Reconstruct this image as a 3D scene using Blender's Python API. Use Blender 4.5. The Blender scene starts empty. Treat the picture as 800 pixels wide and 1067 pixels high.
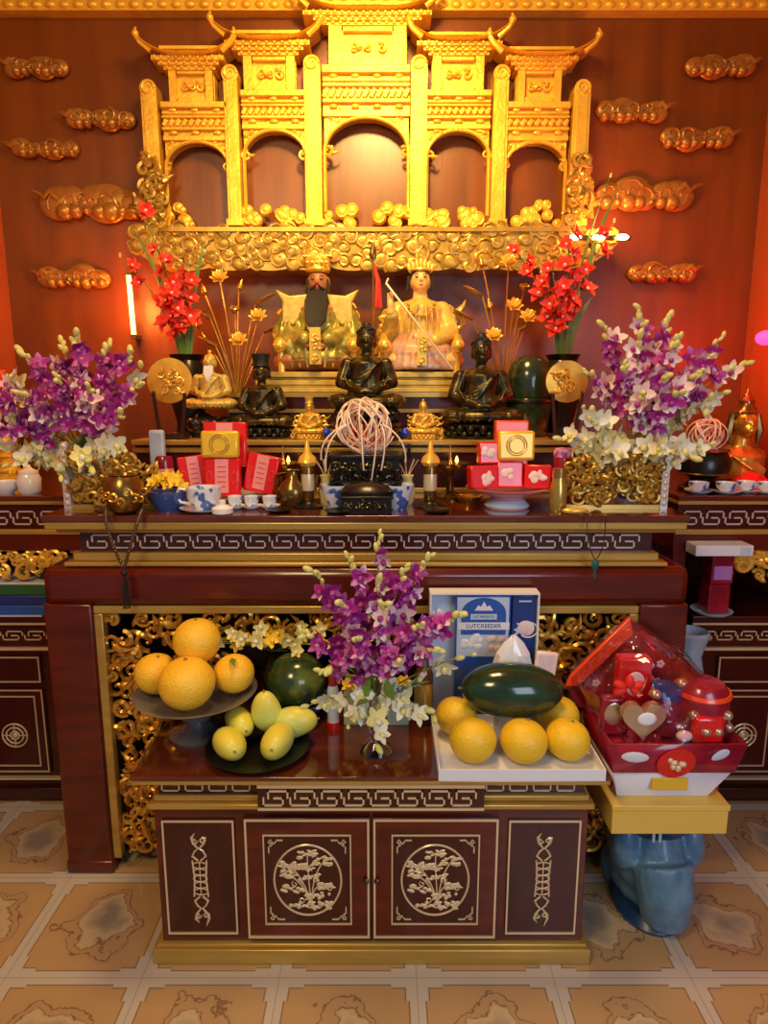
import bpy, math, random
from mathutils import Vector, Matrix, Euler
PI = math.pi
S = bpy.context.scene
COL = S.collection
rad = math.radians

# ------------------------------------------------------------------ camera
PITCH = rad(10.3); CAMX = 0.06; CAMH = 1.7; FPX = 680.0
cd = bpy.data.cameras.new('camera'); cam = bpy.data.objects.new('camera', cd); COL.objects.link(cam)
cam.location = (CAMX, 0, CAMH); cam.rotation_euler = (PI/2 - PITCH, 0, 0)
cd.sensor_fit = 'VERTICAL'; cd.sensor_height = 24.0; cd.lens = FPX/1067.0*24.0
cd.clip_start = 0.05
S.camera = cam

# ------------------------------------------------------------------ world and lights
w = bpy.data.worlds.new('world'); S.world = w; w.use_nodes = True
w.node_tree.nodes['Background'].inputs[0].default_value = (0.80, 0.86, 1.0, 1)
w.node_tree.nodes['Background'].inputs[1].default_value = 0.13

def light(kind, name, loc, target, energy, color, size=0.3, size_y=None, spot=None, blend=1.0):
    d = bpy.data.lights.new(name, kind); d.energy = energy; d.color = color
    if kind == 'AREA':
        d.size = size
        if size_y: d.shape = 'RECTANGLE'; d.size_y = size_y
    else: d.shadow_soft_size = size
    if kind == 'SPOT': d.spot_size = rad(spot); d.spot_blend = blend
    o = bpy.data.objects.new(name, d); COL.objects.link(o); o.location = loc
    if target: o.rotation_euler = (Vector(target)-Vector(loc)).to_track_quat('-Z', 'Y').to_euler()
    return o
light('SPOT', 'shrine_spotlight', (0.03, 1.75, 3.42), (0.03, 3.2, 2.66), 118, (1.0, 0.68, 0.20), 0.10, spot=70)
light('AREA', 'ceiling_lamp', (0.0, 1.9, 3.5), (0.0, 2.5, 1.3), 26, (1.0, 0.62, 0.24), 0.5)
light('AREA', 'daylight_window', (1.5, -0.9, 1.9), (0.35, 1.9, 0.45), 22, (0.72, 0.80, 1.0), 1.3, 1.3)
light('AREA', 'room_lamp', (-1.0, -0.3, 3.2), (-0.2, 2.2, 0.4), 30, (1.0, 0.70, 0.34), 0.7)
S.view_settings.view_transform = 'Standard'
S.view_settings.look = 'None'
S.view_settings.gamma = 1.0
S.view_settings.use_curve_mapping = False
S.view_settings.exposure = 0.45

# ------------------------------------------------------------------ pixel <-> place
_c, _s = math.cos(PITCH), math.sin(PITCH)
def at(px, py, Y):
    v = (py-533.5)/FPX; t = Y/(_c-v*_s)
    return CAMX+(px-400)/FPX*t, CAMH+t*(-_s-v*_c)
def X(px, py, Y): return at(px, py, Y)[0]
def Z(py, Y): return at(400, py, Y)[1]

# ------------------------------------------------------------------ materials
MATS = {}
def mat(name, color, rough=0.5, metal=0.0, coat=0.0, color2=None, nscale=8.0, bump=0.0, bscale=30.0,
        emit=None, estr=0.0, trans=0.0, spec=0.5, stretch=(1, 1, 1), sss=0.0, alpha=1.0, detail=4, ramp=(0.35, 0.65)):
    m = bpy.data.materials.new(name); m.use_nodes = True; nt = m.node_tree; b = nt.nodes['Principled BSDF']
    b.inputs['Base Color'].default_value = (*color, 1); b.inputs['Roughness'].default_value = rough
    b.inputs['Metallic'].default_value = metal; b.inputs['Coat Weight'].default_value = coat
    b.inputs['Coat Roughness'].default_value = 0.08
    b.inputs['Specular IOR Level'].default_value = spec
    b.inputs['Transmission Weight'].default_value = trans
    b.inputs['Alpha'].default_value = alpha
    if sss: b.inputs['Subsurface Weight'].default_value = sss; b.inputs['Subsurface Scale'].default_value = 0.02
    if emit: b.inputs['Emission Color'].default_value = (*emit, 1); b.inputs['Emission Strength'].default_value = estr
    if color2 or bump:
        tc = nt.nodes.new('ShaderNodeTexCoord'); mp = nt.nodes.new('ShaderNodeMapping')
        mp.inputs['Scale'].default_value = stretch
        nt.links.new(tc.outputs['Object'], mp.inputs[0])
    if color2:
        n = nt.nodes.new('ShaderNodeTexNoise'); n.inputs['Scale'].default_value = nscale; n.inputs['Detail'].default_value = detail
        nt.links.new(mp.outputs[0], n.inputs[0])
        r = nt.nodes.new('ShaderNodeValToRGB'); r.color_ramp.elements[0].color = (*color, 1); r.color_ramp.elements[1].color = (*color2, 1)
        r.color_ramp.elements[0].position, r.color_ramp.elements[1].position = ramp
        nt.links.new(n.outputs[0], r.inputs[0]); nt.links.new(r.outputs[0], b.inputs['Base Color'])
    if bump:
        n2 = nt.nodes.new('ShaderNodeTexNoise'); n2.inputs['Scale'].default_value = bscale; n2.inputs['Detail'].default_value = 3
        nt.links.new(mp.outputs[0], n2.inputs[0])
        bp = nt.nodes.new('ShaderNodeBump'); bp.inputs['Strength'].default_value = bump; bp.inputs['Distance'].default_value = 0.01
        nt.links.new(n2.outputs[0], bp.inputs['Height']); nt.links.new(bp.outputs[0], b.inputs['Normal'])
    MATS[name] = m
    return m
M = MATS
mat('red_wood', (0.070, 0.006, 0.003), 0.25, coat=0.3, color2=(0.13, 0.012, 0.004), nscale=3, stretch=(1, 6, 6))
mat('dark_wood', (0.032, 0.004, 0.003), 0.25, coat=0.3, color2=(0.065, 0.008, 0.004), nscale=4, stretch=(1, 6, 6))
mat('panel_wood', (0.035, 0.003, 0.003), 0.3, coat=0.25, color2=(0.060, 0.005, 0.004), nscale=5, stretch=(6, 6, 1))
mat('top_wood', (0.08, 0.014, 0.006), 0.1, coat=0.8, color2=(0.14, 0.028, 0.010), nscale=4, stretch=(1, 5, 5))
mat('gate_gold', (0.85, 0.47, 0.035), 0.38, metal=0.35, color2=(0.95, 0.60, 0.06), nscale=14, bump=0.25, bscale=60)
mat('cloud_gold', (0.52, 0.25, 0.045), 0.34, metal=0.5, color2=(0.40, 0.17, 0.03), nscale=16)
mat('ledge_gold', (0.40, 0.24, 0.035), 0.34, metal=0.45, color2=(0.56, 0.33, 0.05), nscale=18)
mat('gold', (0.80, 0.46, 0.07), 0.28, metal=0.75, color2=(0.62, 0.33, 0.05), nscale=20)
mat('bright_gold', (0.95, 0.62, 0.10), 0.3, metal=0.5)
mat('trim_gold', (0.62, 0.42, 0.10), 0.32, metal=0.5, color2=(0.5, 0.31, 0.07), nscale=3, stretch=(1, 8, 8))
mat('inlay', (0.80, 0.66, 0.42), 0.3, metal=0.35)
mat('silver_inlay', (0.70, 0.62, 0.56), 0.3, metal=0.3)
mat('black_metal', (0.018, 0.016, 0.014), 0.3, metal=0.5, coat=0.2)
mat('bronze', (0.16, 0.13, 0.05), 0.3, metal=0.8, color2=(0.04, 0.034, 0.018), nscale=12)
mat('black_hair', (0.012, 0.01, 0.008), 0.5)
mat('brass', (0.60, 0.36, 0.09), 0.2, metal=0.9)
mat('dark_brass', (0.25, 0.15, 0.04), 0.25, metal=0.85)
mat('wire', (0.85, 0.62, 0.46), 0.6, color2=(0.95, 0.85, 0.72), nscale=30)
mat('porcelain', (0.82, 0.83, 0.86), 0.15, coat=0.5)
mat('blue_porcelain', (0.78, 0.82, 0.90), 0.15, coat=0.5, color2=(0.06, 0.14, 0.50), nscale=28, detail=1, ramp=(0.52, 0.58))
mat('blue_glaze', (0.03, 0.08, 0.30), 0.12, coat=0.6)
mat('blue_glass', (0.02, 0.06, 0.6), 0.08, coat=0.8)
mat('pomelo', (0.90, 0.50, 0.02), 0.42, color2=(0.95, 0.60, 0.04), nscale=9, bump=0.35, bscale=120)
mat('orange_yellow', (0.95, 0.60, 0.015), 0.4, color2=(0.85, 0.56, 0.03), nscale=6, bump=0.3, bscale=110)
mat('mango', (0.86, 0.72, 0.04), 0.35, color2=(0.62, 0.72, 0.20), nscale=7, bump=0.05)
mat('watermelon', (0.008, 0.028, 0.014), 0.16, coat=0.5, color2=(0.018, 0.055, 0.022), nscale=10, stretch=(1, 4, 4))
mat('round_melon', (0.02, 0.05, 0.015), 0.2, coat=0.4, color2=(0.12, 0.17, 0.03), nscale=9, ramp=(0.5, 0.62))
mat('stalk', (0.25, 0.22, 0.06), 0.7)
mat('white_card', (0.80, 0.82, 0.90), 0.5)
mat('green_card', (0.42, 0.52, 0.36), 0.5)
mat('blue_card', (0.010, 0.045, 0.24), 0.25, coat=0.4)
mat('blue_card_light', (0.02, 0.11, 0.50), 0.25, coat=0.4)
mat('pale_blue', (0.55, 0.68, 0.85), 0.4)
mat('green_print', (0.02, 0.14, 0.05), 0.3, coat=0.4)
mat('red_card', (0.72, 0.008, 0.012), 0.22, coat=0.5)
mat('dark_red_card', (0.20, 0.004, 0.022), 0.22, coat=0.4, color2=(0.36, 0.012, 0.035), nscale=14)
mat('orange_red_card', (0.85, 0.07, 0.01), 0.3, coat=0.5)
mat('pink_card', (0.80, 0.30, 0.32), 0.3, coat=0.4)
mat('yellow_card', (0.75, 0.50, 0.09), 0.4, color2=(0.80, 0.56, 0.12), nscale=3)
mat('yellow_tin', (0.85, 0.55, 0.03), 0.3, metal=0.2, coat=0.4)
mat('leaf', (0.10, 0.22, 0.03), 0.45, color2=(0.20, 0.32, 0.05), nscale=6)
mat('dark_leaf', (0.03, 0.09, 0.02), 0.45)
mat('stem', (0.28, 0.34, 0.08), 0.5)
mat('bud', (0.62, 0.66, 0.14), 0.45, color2=(0.75, 0.70, 0.35), nscale=30)
mat('petal_purple', (0.32, 0.010, 0.25), 0.45, color2=(0.62, 0.16, 0.52), nscale=45, sss=0.05, ramp=(0.45, 0.75))
mat('petal_magenta', (0.45, 0.02, 0.30), 0.45, color2=(0.88, 0.66, 0.76), nscale=40, sss=0.05, ramp=(0.45, 0.65))
mat('petal_white', (0.86, 0.84, 0.74), 0.45, color2=(0.74, 0.78, 0.52), nscale=30, sss=0.05)
mat('petal_pink', (0.85, 0.58, 0.62), 0.45, color2=(0.86, 0.78, 0.70), nscale=30, sss=0.05)
mat('petal_red', (0.85, 0.02, 0.012), 0.45, color2=(0.95, 0.10, 0.04), nscale=30, sss=0.05)
mat('petal_yellow', (0.90, 0.62, 0.03), 0.5)
mat('petal_cream', (0.80, 0.74, 0.30), 0.5)
mat('yellow_robe', (0.78, 0.55, 0.12), 0.4, metal=0.2, color2=(0.55, 0.40, 0.08), nscale=22)
mat('olive_robe', (0.50, 0.40, 0.07), 0.35, metal=0.35, color2=(0.22, 0.20, 0.05), nscale=16)
mat('lilac_robe', (0.62, 0.30, 0.10), 0.4, metal=0.2, color2=(0.60, 0.44, 0.42), nscale=8, stretch=(1, 1, 2))
mat('skin_gold', (0.86, 0.50, 0.16), 0.4)
mat('skin_brown', (0.42, 0.15, 0.05), 0.45)
mat('tassel_red', (0.75, 0.02, 0.01), 0.6)
mat('red_cloth', (0.80, 0.004, 0.008), 0.6)
mat('stool_glaze', (0.06, 0.17, 0.30), 0.4, coat=0.2, color2=(0.13, 0.27, 0.40), nscale=18, bump=0.3, bscale=50)
mat('stool_dark', (0.012, 0.045, 0.13), 0.3, coat=0.4)
mat('pale_celadon', (0.38, 0.52, 0.62), 0.25, coat=0.4)
mat('bottle_brown', (0.10, 0.035, 0.01), 0.12, coat=0.6)
mat('bottle_gold', (0.50, 0.36, 0.08), 0.2, metal=0.6)
mat('tassel_green', (0.01, 0.10, 0.08), 0.5)
mat('bead', (0.06, 0.03, 0.015), 0.25, coat=0.5)
mat('flame', (1, 0.6, 0.1), 0.5, emit=(1.0, 0.5, 0.08), estr=5)
mat('tube_glow', (1, 0.6, 0.3), 0.5, emit=(1.0, 0.42, 0.10), estr=5)
mat('tube_white', (1, 0.8, 0.5), 0.5, emit=(1.0, 0.68, 0.34), estr=16)
mat('red_glow', (1, 0.05, 0.1), 0.5, emit=(1.0, 0.01, 0.05), estr=9)
mat('ink', (0.02, 0.02, 0.06), 0.6)
mat('ceiling_paint', (0.55, 0.45, 0.32), 0.8)
mat('dark_stand', (0.03, 0.012, 0.008), 0.35, coat=0.3)

def film(name, tint, gloss, blend, bump=0.0, bscale=16):
    m = bpy.data.materials.new(name); m.use_nodes = True; nt = m.node_tree; nt.nodes.clear(); N = nt.nodes.new; L = nt.links.new
    out = N('ShaderNodeOutputMaterial'); mx = N('ShaderNodeMixShader'); tr = N('ShaderNodeBsdfTransparent'); gl = N('ShaderNodeBsdfGlossy'); lw = N('ShaderNodeLayerWeight')
    tr.inputs[0].default_value = (*tint, 1); gl.inputs[0].default_value = (*gloss, 1); gl.inputs['Roughness'].default_value = 0.06; lw.inputs[0].default_value = blend
    L(lw.outputs['Facing'], mx.inputs[0]); L(tr.outputs[0], mx.inputs[1]); L(gl.outputs[0], mx.inputs[2]); L(mx.outputs[0], out.inputs[0])
    if bump:
        tc = N('ShaderNodeTexCoord'); n2 = N('ShaderNodeTexNoise'); n2.inputs['Scale'].default_value = bscale; L(tc.outputs['Object'], n2.inputs[0])
        bp = N('ShaderNodeBump'); bp.inputs['Strength'].default_value = bump; bp.inputs['Distance'].default_value = 0.02
        L(n2.outputs[0], bp.inputs['Height']); L(bp.outputs[0], gl.inputs['Normal'])
    MATS[name] = m
film('cellophane', (1.0, 0.86, 0.90), (0.9, 0.9, 1.0), 0.22, 1.0, 14)
film('clear_glass', (0.80, 0.86, 0.95), (0.95, 0.97, 1.0), 0.62)
def wall_material(name, c1, c2):
    m = mat(name, c1, 0.34, coat=0.0, spec=0.5)
    nt = m.node_tree; b = nt.nodes['Principled BSDF']
    tc = nt.nodes.new('ShaderNodeTexCoord'); mp = nt.nodes.new('ShaderNodeMapping'); mp.inputs['Scale'].default_value = (6, 6, 0.8)
    nt.links.new(tc.outputs['Object'], mp.inputs[0])
    n = nt.nodes.new('ShaderNodeTexNoise'); n.inputs['Scale'].default_value = 2.0; n.inputs['Detail'].default_value = 6
    nt.links.new(mp.outputs[0], n.inputs[0])
    r = nt.nodes.new('ShaderNodeValToRGB'); r.color_ramp.elements[0].color = (*c1, 1); r.color_ramp.elements[1].color = (*c2, 1)
    r.color_ramp.elements[0].position = 0.3; r.color_ramp.elements[1].position = 0.7
    nt.links.new(n.outputs[0], r.inputs[0]); nt.links.new(r.outputs[0], b.inputs['Base Color'])
    bp = nt.nodes.new('ShaderNodeBump'); bp.inputs['Strength'].default_value = 0.12; bp.inputs['Distance'].default_value = 0.01
    nt.links.new(n.outputs[0], bp.inputs['Height']); nt.links.new(bp.outputs[0], b.inputs['Normal'])
    return m
wall_material('wall_wood', (0.15, 0.034, 0.002), (0.225, 0.056, 0.003))
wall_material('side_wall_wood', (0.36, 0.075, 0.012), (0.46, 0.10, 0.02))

def floor_material():
    m = mat('floor_tile', (0.6, 0.4, 0.2), 0.22, coat=0.15); nt = m.node_tree; b = nt.nodes['Principled BSDF']
    N = nt.nodes.new; L = nt.links.new
    def math_(op, a, bb=None):
        n = N('ShaderNodeMath'); n.operation = op
        for i, q in enumerate((a, bb)):
            if q is None: continue
            if isinstance(q, (int, float)): n.inputs[i].default_value = q
            else: L(q, n.inputs[i])
        return n.outputs[0]
    tc = N('ShaderNodeTexCoord'); sp = N('ShaderNodeSeparateXYZ'); L(tc.outputs['Object'], sp.inputs[0])
    T = 0.405
    def edge(o, off):
        f = math_('FRACT', math_('DIVIDE', math_('ADD', o, off), T))
        return math_('MULTIPLY', math_('SUBTRACT', 0.5, math_('ABSOLUTE', math_('SUBTRACT', f, 0.5))), T), f
    ex, fx = edge(sp.outputs[0], 10*T - FX); ey, fy = edge(sp.outputs[1], 10*T - FY)
    nz = N('ShaderNodeTexNoise'); nz.inputs['Scale'].default_value = 9; nz.inputs['Detail'].default_value = 5
    L(tc.outputs['Object'], nz.inputs[0])
    # two corner-rounded pale bands along every joint
    dmin = math_('MINIMUM', ex, ey)
    corner = math_('MAXIMUM', ex, ey)
    bandw = math_('ADD', 0.024, math_('MULTIPLY', math_('LESS_THAN', corner, 0.075), 0.010))
    band = math_('LESS_THAN', dmin, bandw)
    rim = math_('LESS_THAN', math_('ABSOLUTE', math_('SUBTRACT', dmin, bandw)), 0.0022)
    joint = math_('LESS_THAN', dmin, 0.0016)
    # wandering contour lines inside the tile
    cx = math_('ABSOLUTE', math_('SUBTRACT', fx, 0.5)); cy = math_('ABSOLUTE', math_('SUBTRACT', fy, 0.5))
    rr = math_('SQRT', math_('ADD', math_('MULTIPLY', cx, cx), math_('MULTIPLY', cy, cy)))
    rn = math_('ADD', rr, math_('MULTIPLY', math_('SUBTRACT', nz.outputs[0], 0.5), 0.55))
    line1 = math_('LESS_THAN', math_('ABSOLUTE', math_('SUBTRACT', rn, 0.30)), 0.008)
    line2 = math_('LESS_THAN', math_('ABSOLUTE', math_('SUBTRACT', rn, 0.235)), 0.006)
    core = N('ShaderNodeValToRGB'); L(rn, core.inputs[0])
    e = core.color_ramp.elements
    e[0].position = 0.05; e[0].color = (0.30, 0.24, 0.19, 1)
    e[1].position = 0.40; e[1].color = (0.50, 0.32, 0.15, 1)
    k = core.color_ramp.elements.new(0.2); k.color = (0.58, 0.44, 0.26, 1)
    k = core.color_ramp.elements.new(0.25); k.color = (0.47, 0.30, 0.15, 1)
    def mix(fac, a, bcol):
        x = N('ShaderNodeMix'); x.data_type = 'RGBA'
        L(fac, x.inputs[0]); L(a, x.inputs[6]); x.inputs[7].default_value = (*bcol, 1)
        return x.outputs[2]
    c = mix(math_('MULTIPLY', math_('MAXIMUM', line1, line2), 0.75), core.outputs[0], (0.20, 0.10, 0.05))
    c = mix(band, c, (0.56, 0.50, 0.42)); c = mix(math_('MULTIPLY', rim, 0.8), c, (0.22, 0.12, 0.06)); c = mix(joint, c, (0.40, 0.34, 0.30))
    L(c, b.inputs['Base Color'])
    return m
FX, FY = at(148, 1015, 1.652)[0], 1.652
floor_material()

# ------------------------------------------------------------------ geometry
class G:
    def __init__(s): s.v = []; s.f = []; s.m = []; s.cur = 0
    def add(s, vs, fs, T=None):
        o = len(s.v)
        if T is not None: vs = [T @ Vector(p) for p in vs]
        s.v += [tuple(p) for p in vs]; s.f += [tuple(i+o for i in f) for f in fs]; s.m += [s.cur]*len(fs)
        return s
    def box(s, x0, x1, y0, y1, z0, z1, T=None):
        v = [(x0,y0,z0),(x1,y0,z0),(x1,y1,z0),(x0,y1,z0),(x0,y0,z1),(x1,y0,z1),(x1,y1,z1),(x0,y1,z1)]
        return s.add(v, [(0,3,2,1),(4,5,6,7),(0,1,5,4),(1,2,6,5),(2,3,7,6),(3,0,4,7)], T)
    def cbox(s, c, d, T=None):
        return s.box(c[0]-d[0]/2, c[0]+d[0]/2, c[1]-d[1]/2, c[1]+d[1]/2, c[2]-d[2]/2, c[2]+d[2]/2, T)
    def lathe(s, prof, n=24, c=(0, 0, 0), T=None, sx=1, sy=1):
        v = []; f = []
        for (r, z) in prof:
            for i in range(n):
                a = 2*PI*i/n; v.append((c[0]+r*sx*math.cos(a), c[1]+r*sy*math.sin(a), c[2]+z))
        for j in range(len(prof)-1):
            for i in range(n):
                k = (i+1) % n; f.append((j*n+i, j*n+k, (j+1)*n+k, (j+1)*n+i))
        f.append(tuple(range(n-1, -1, -1))); f.append(tuple((len(prof)-1)*n+i for i in range(n)))
        return s.add(v, f, T)
    def ell(s, c, r, rot=None, n=12, k=8, T=None):
        if isinstance(r, (int, float)): r = (r, r, r)
        R = Euler(rot).to_matrix() if rot else None
        v = []; f = []
        for j in range(1, k):
            th = PI*j/k
            for i in range(n):
                a = 2*PI*i/n; p = Vector((r[0]*math.sin(th)*math.cos(a), r[1]*math.sin(th)*math.sin(a), r[2]*math.cos(th)))
                if R: p = R @ p
                v.append((p.x+c[0], p.y+c[1], p.z+c[2]))
        t = Vector((0, 0, r[2])); b = Vector((0, 0, -r[2]))
        if R: t = R @ t; b = R @ b
        v.append((t.x+c[0], t.y+c[1], t.z+c[2])); v.append((b.x+c[0], b.y+c[1], b.z+c[2]))
        for j in range(k-2):
            for i in range(n):
                q = (i+1) % n; f.append((j*n+i, (j+1)*n+i, (j+1)*n+q, j*n+q))
        nt, nb = len(v)-2, len(v)-1
        for i in range(n):
            q = (i+1) % n; f.append((nt, i, q)); f.append((nb, (k-2)*n+q, (k-2)*n+i))
        return s.add(v, f, T)
    def tube(s, pts, r, n=6, T=None, caps=True, flat=1.0):
        P = [Vector(p) for p in pts]; L = len(P)
        if isinstance(r, (int, float)): r = [r]*L
        v = []; f = []; up = None
        for i in range(L):
            d = (P[min(i+1, L-1)]-P[max(i-1, 0)])
            if d.length < 1e-9: d = Vector((0, 0, 1))
            d.normalize()
            if up is None: up = d.orthogonal().normalized()
            up = (up - d*up.dot(d))
            if up.length < 1e-6: up = d.orthogonal()
            up.normalize(); w_ = d.cross(up)
            for k in range(n):
                a = 2*PI*k/n; q = P[i]+(up*math.cos(a)+w_*math.sin(a))*r[i]
                v.append((q.x, P[i].y+(q.y-P[i].y)*flat, q.z))
        for i in range(L-1):
            for k in range(n):
                q = (k+1) % n; f.append((i*n+k, i*n+q, (i+1)*n+q, (i+1)*n+k))
        if caps: f.append(tuple(range(n-1, -1, -1))); f.append(tuple((L-1)*n+k for k in range(n)))
        return s.add(v, f, T)
    def cap(s, a, b, ra, rb, n=10):          # tapered limb with round ends, for figures
        s.tube([a, b], [ra, rb], n); s.ell(a, ra, n=n, k=6); s.ell(b, rb, n=n, k=6); return s
    def prism(s, poly, y0, y1, T=None):      # polygon in the xz plane
        n = len(poly); v = [(x, y0, z) for x, z in poly]+[(x, y1, z) for x, z in poly]
        f = [tuple(range(n)), tuple(range(2*n-1, n-1, -1))]+[(i, i+n, (i+1) % n+n, (i+1) % n) for i in range(n)]
        return s.add(v, f, T)
    def spiral(s, cx, y, cz, R, turns=1.4, a0=0.0, r=0.006, hand=1, n=5, steps=16, flat=1.0, rise=0.0):
        pts = []; rs = []
        for i in range(steps):
            t = i/(steps-1); a = a0+hand*turns*2*PI*t; q = R*(1-t)**0.8+R*0.12
            pts.append((cx+q*math.cos(a), y-rise*t, cz+q*math.sin(a))); rs.append(r*(0.5+0.7*math.sin(PI*min(1, t*0.75+0.25))))
        return s.tube(pts, rs, n, flat=flat)
    def petal(s, L, W, T, curl=0.25, cup=0.2, rows=4):
        v = []; f = []
        for i in range(rows+1):
            t = i/rows; w_ = W*math.sin(PI*(0.12+0.82*t))**0.8 if i < rows else W*0.15
            z = curl*L*t*t
            v += [(-w_/2, L*t, z+cup*w_), (0, L*t, z), (w_/2, L*t, z+cup*w_)]
        for i in range(rows):
            for k in range(2):
                a = i*3+k; f.append((a, a+1, a+4, a+3))
        return s.add(v, f, T)
    def build(s, name, mats, parent=None, loc=(0, 0, 0), rot=(0, 0, 0), smooth=True, bevel=0, remesh=0, angle=40, solid=0, sub=0):
        me = bpy.data.meshes.new(name); me.from_pydata(s.v, [], s.f)
        if isinstance(mats, str): mats = [mats]
        for q in mats: me.materials.append(M[q])
        if len(mats) > 1 and not remesh: me.polygons.foreach_set('material_index', s.m)
        me.update()
        if smooth:
            me.polygons.foreach_set('use_smooth', [True]*len(me.polygons))
            if not remesh: me.set_sharp_from_angle(angle=rad(angle))
        o = bpy.data.objects.new(name, me); COL.objects.link(o); o.location = loc; o.rotation_euler = rot
        if parent: o.parent = parent
        if bevel:
            b = o.modifiers.new('bevel', 'BEVEL'); b.width = bevel; b.segments = 2; b.limit_method = 'ANGLE'; b.angle_limit = rad(50)
        if remesh:
            r = o.modifiers.new('merge', 'REMESH'); r.mode = 'VOXEL'; r.voxel_size = remesh; r.use_smooth_shade = True
            q = o.modifiers.new('smooth', 'SMOOTH'); q.factor = 0.5; q.iterations = 3
        if solid:
            q = o.modifiers.new('thickness', 'SOLIDIFY'); q.thickness = solid
        if sub:
            q = o.modifiers.new('round', 'SUBSURF'); q.levels = sub; q.render_levels = sub
        return o
def bez(a, b, c_, n=10):
    a, b, c_ = Vector(a), Vector(b), Vector(c_); return [(1-t)**2*a+2*t*(1-t)*b+t*t*c_ for t in [i/n for i in range(n+1)]]
def tag(o, label, cat=None, group=None, kind=None):
    if label: o['label'] = label
    if cat: o['category'] = cat
    if group: o['group'] = group
    if kind: o['kind'] = kind
    return o
def thing(name, label, cat, loc=(0, 0, 0), rz=0, group=None):
    o = bpy.data.objects.new(name, None); COL.objects.link(o); o.location = loc; o.rotation_euler = (0, 0, rz)
    o.empty_display_size = 0.05
    return tag(o, label, cat, group)
def struct(name, g, m, **k):
    o = g.build(name, m, **k); o['kind'] = 'structure'; return o
def dup(root, loc, label=None, group=None, rz=None, scale=None):
    r = root.copy(); COL.objects.link(r); r.location = loc
    if rz is not None: r.rotation_euler = (0, 0, rz)
    if scale: r.scale = (scale,)*3
    if label: r['label'] = label
    if group: r['group'] = group
    for ch in list(root.children):
        c = ch.copy(); COL.objects.link(c); c.parent = r
        for g_ in list(ch.children):
            d = g_.copy(); COL.objects.link(d); d.parent = c
    return r
def TM(loc, rot=(0, 0, 0), sc=1.0):
    return Matrix.Translation(loc) @ Euler(rot).to_matrix().to_4x4() @ Matrix.Scale(sc, 4)

# ------------------------------------------------------------------ the room
WY = 3.20; WL, WR = -1.70, 1.78; CH = 3.62
struct('floor', G().box(-2.4, 2.6, -2.5, WY+0.1, -0.06, 0), 'floor_tile', smooth=False)
struct('wall_back', G().box(WL-0.1, WR+0.1, WY, WY+0.1, 0, CH), 'wall_wood', smooth=False)
struct('wall_left', G().box(WL-0.1, WL, 0.9, WY, 0, CH), 'side_wall_wood', smooth=False)
struct('wall_right', G().box(WR, WR+0.1, 0.9, WY, 0, CH), 'side_wall_wood', smooth=False)
struct('ceiling', G().box(WL-0.1, WR+0.1, 0.0, WY+0.1, CH, CH+0.08), 'ceiling_paint', smooth=False)
g = G(); zc0 = Z(12, WY-0.05)
g.box(WL, WR, WY-0.06, WY, zc0, zc0+0.16); g.box(WL, WR, WY-0.09, WY, zc0+0.05, zc0+0.12)
for i in range(58):
    x = WL+0.03+i*(WR-WL-0.06)/57; g.ell((x, WY-0.062, zc0+0.022), (0.024, 0.012, 0.016), n=8, k=6)
struct('trim_1', g, 'gate_gold')

# ------------------------------------------------------------------ the big altar table
ZT = 1.31; AY = 2.08
def meander(g, x0, x1, z0, z1, y, n, t=0.005, d=0.004):
    w_ = (x1-x0)/n; h = z1-z0
    def st(a, b):
        (ax, az), (bx, bz) = a, b
        g.box(min(ax, bx)-t/2, max(ax, bx)+t/2, y-d, y, min(az, bz)-t/2, max(az, bz)+t/2)
    for i in range(n):
        q = x0+i*w_
        P = lambda a, b: (q+a*w_, z0+b*h)
        for path in ([(0.0, 0.5), (0.0, 0), (0.72, 0), (0.72, 0.5), (0.40, 0.5)], [(0.18, 0.5), (0.18, 1), (0.90, 1), (0.90, 0.55)]):
            for a, b in zip(path, path[1:]): st(P(*a), P(*b))
def scrolls(g, pts, seed, y=0.0, r=0.007, R=(0.02, 0.045), dy=0.012, leaf=0.5, flat=1.0):
    rn = random.Random(seed)
    for (x, z) in pts:
        q = rn.uniform(*R); yy = y+rn.uniform(-dy, dy)
        g.spiral(x, yy, z, q, rn.uniform(0.9, 1.5), rn.uniform(0, 2*PI), r*rn.uniform(0.8, 1.3), rn.choice((1, -1)), rise=0.01, flat=flat)
        a = rn.uniform(0, 2*PI); L = q*rn.uniform(1.6, 2.6)
        pp = [(x+math.cos(a+0.8*t)*L*t+q*0.2, yy-0.012*math.sin(PI*t), z+math.sin(a+0.8*t)*L*t) for t in (0, 0.25, 0.5, 0.75, 1)]
        g.tube(pp, [r*0.6, r*1.3, r*1.5, r, r*0.2], 6, flat=flat)
        if rn.random() < leaf:
            g.ell((x+rn.uniform(-q, q), yy-0.006, z+rn.uniform(-q, q)), (q*0.45, r*0.9, q*0.26), (0, rn.uniform(0, PI), 0), 8, 6)
al = thing('altar_table', 'large red wooden altar table with gold mouldings and carved openwork, carrying the statues', 'altar table', (0, AY, 0))
G().box(-1.055, 1.055, 0, 1.10, ZT-0.022, ZT).build('table_top', 'top_wood', al, bevel=0.004)
g = G(); g.box(-1.05, 1.05, 0.004, 1.08, ZT-0.05, ZT-0.022); g.box(-1.02, 1.02, 0.02, 1.06, ZT-0.062, ZT-0.05)
g.build('upper_moulding', 'trim_gold', al, bevel=0.006)
G().box(-0.955, 0.955, 0.05, 1.03, 1.178, ZT-0.06).build('frieze', 'dark_wood', al)
g = G(); meander(g, -0.93, 0.92, 1.192, 1.235, 0.05, 21, 0.0045); g.build('key_pattern_inlay', 'silver_inlay', al, smooth=False)
g = G(); g.box(-0.975, 0.975, 0.03, 1.05, 1.150, 1.178); g.box(-1.0, 1.0, 0.012, 1.06, 1.135, 1.150)
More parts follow.
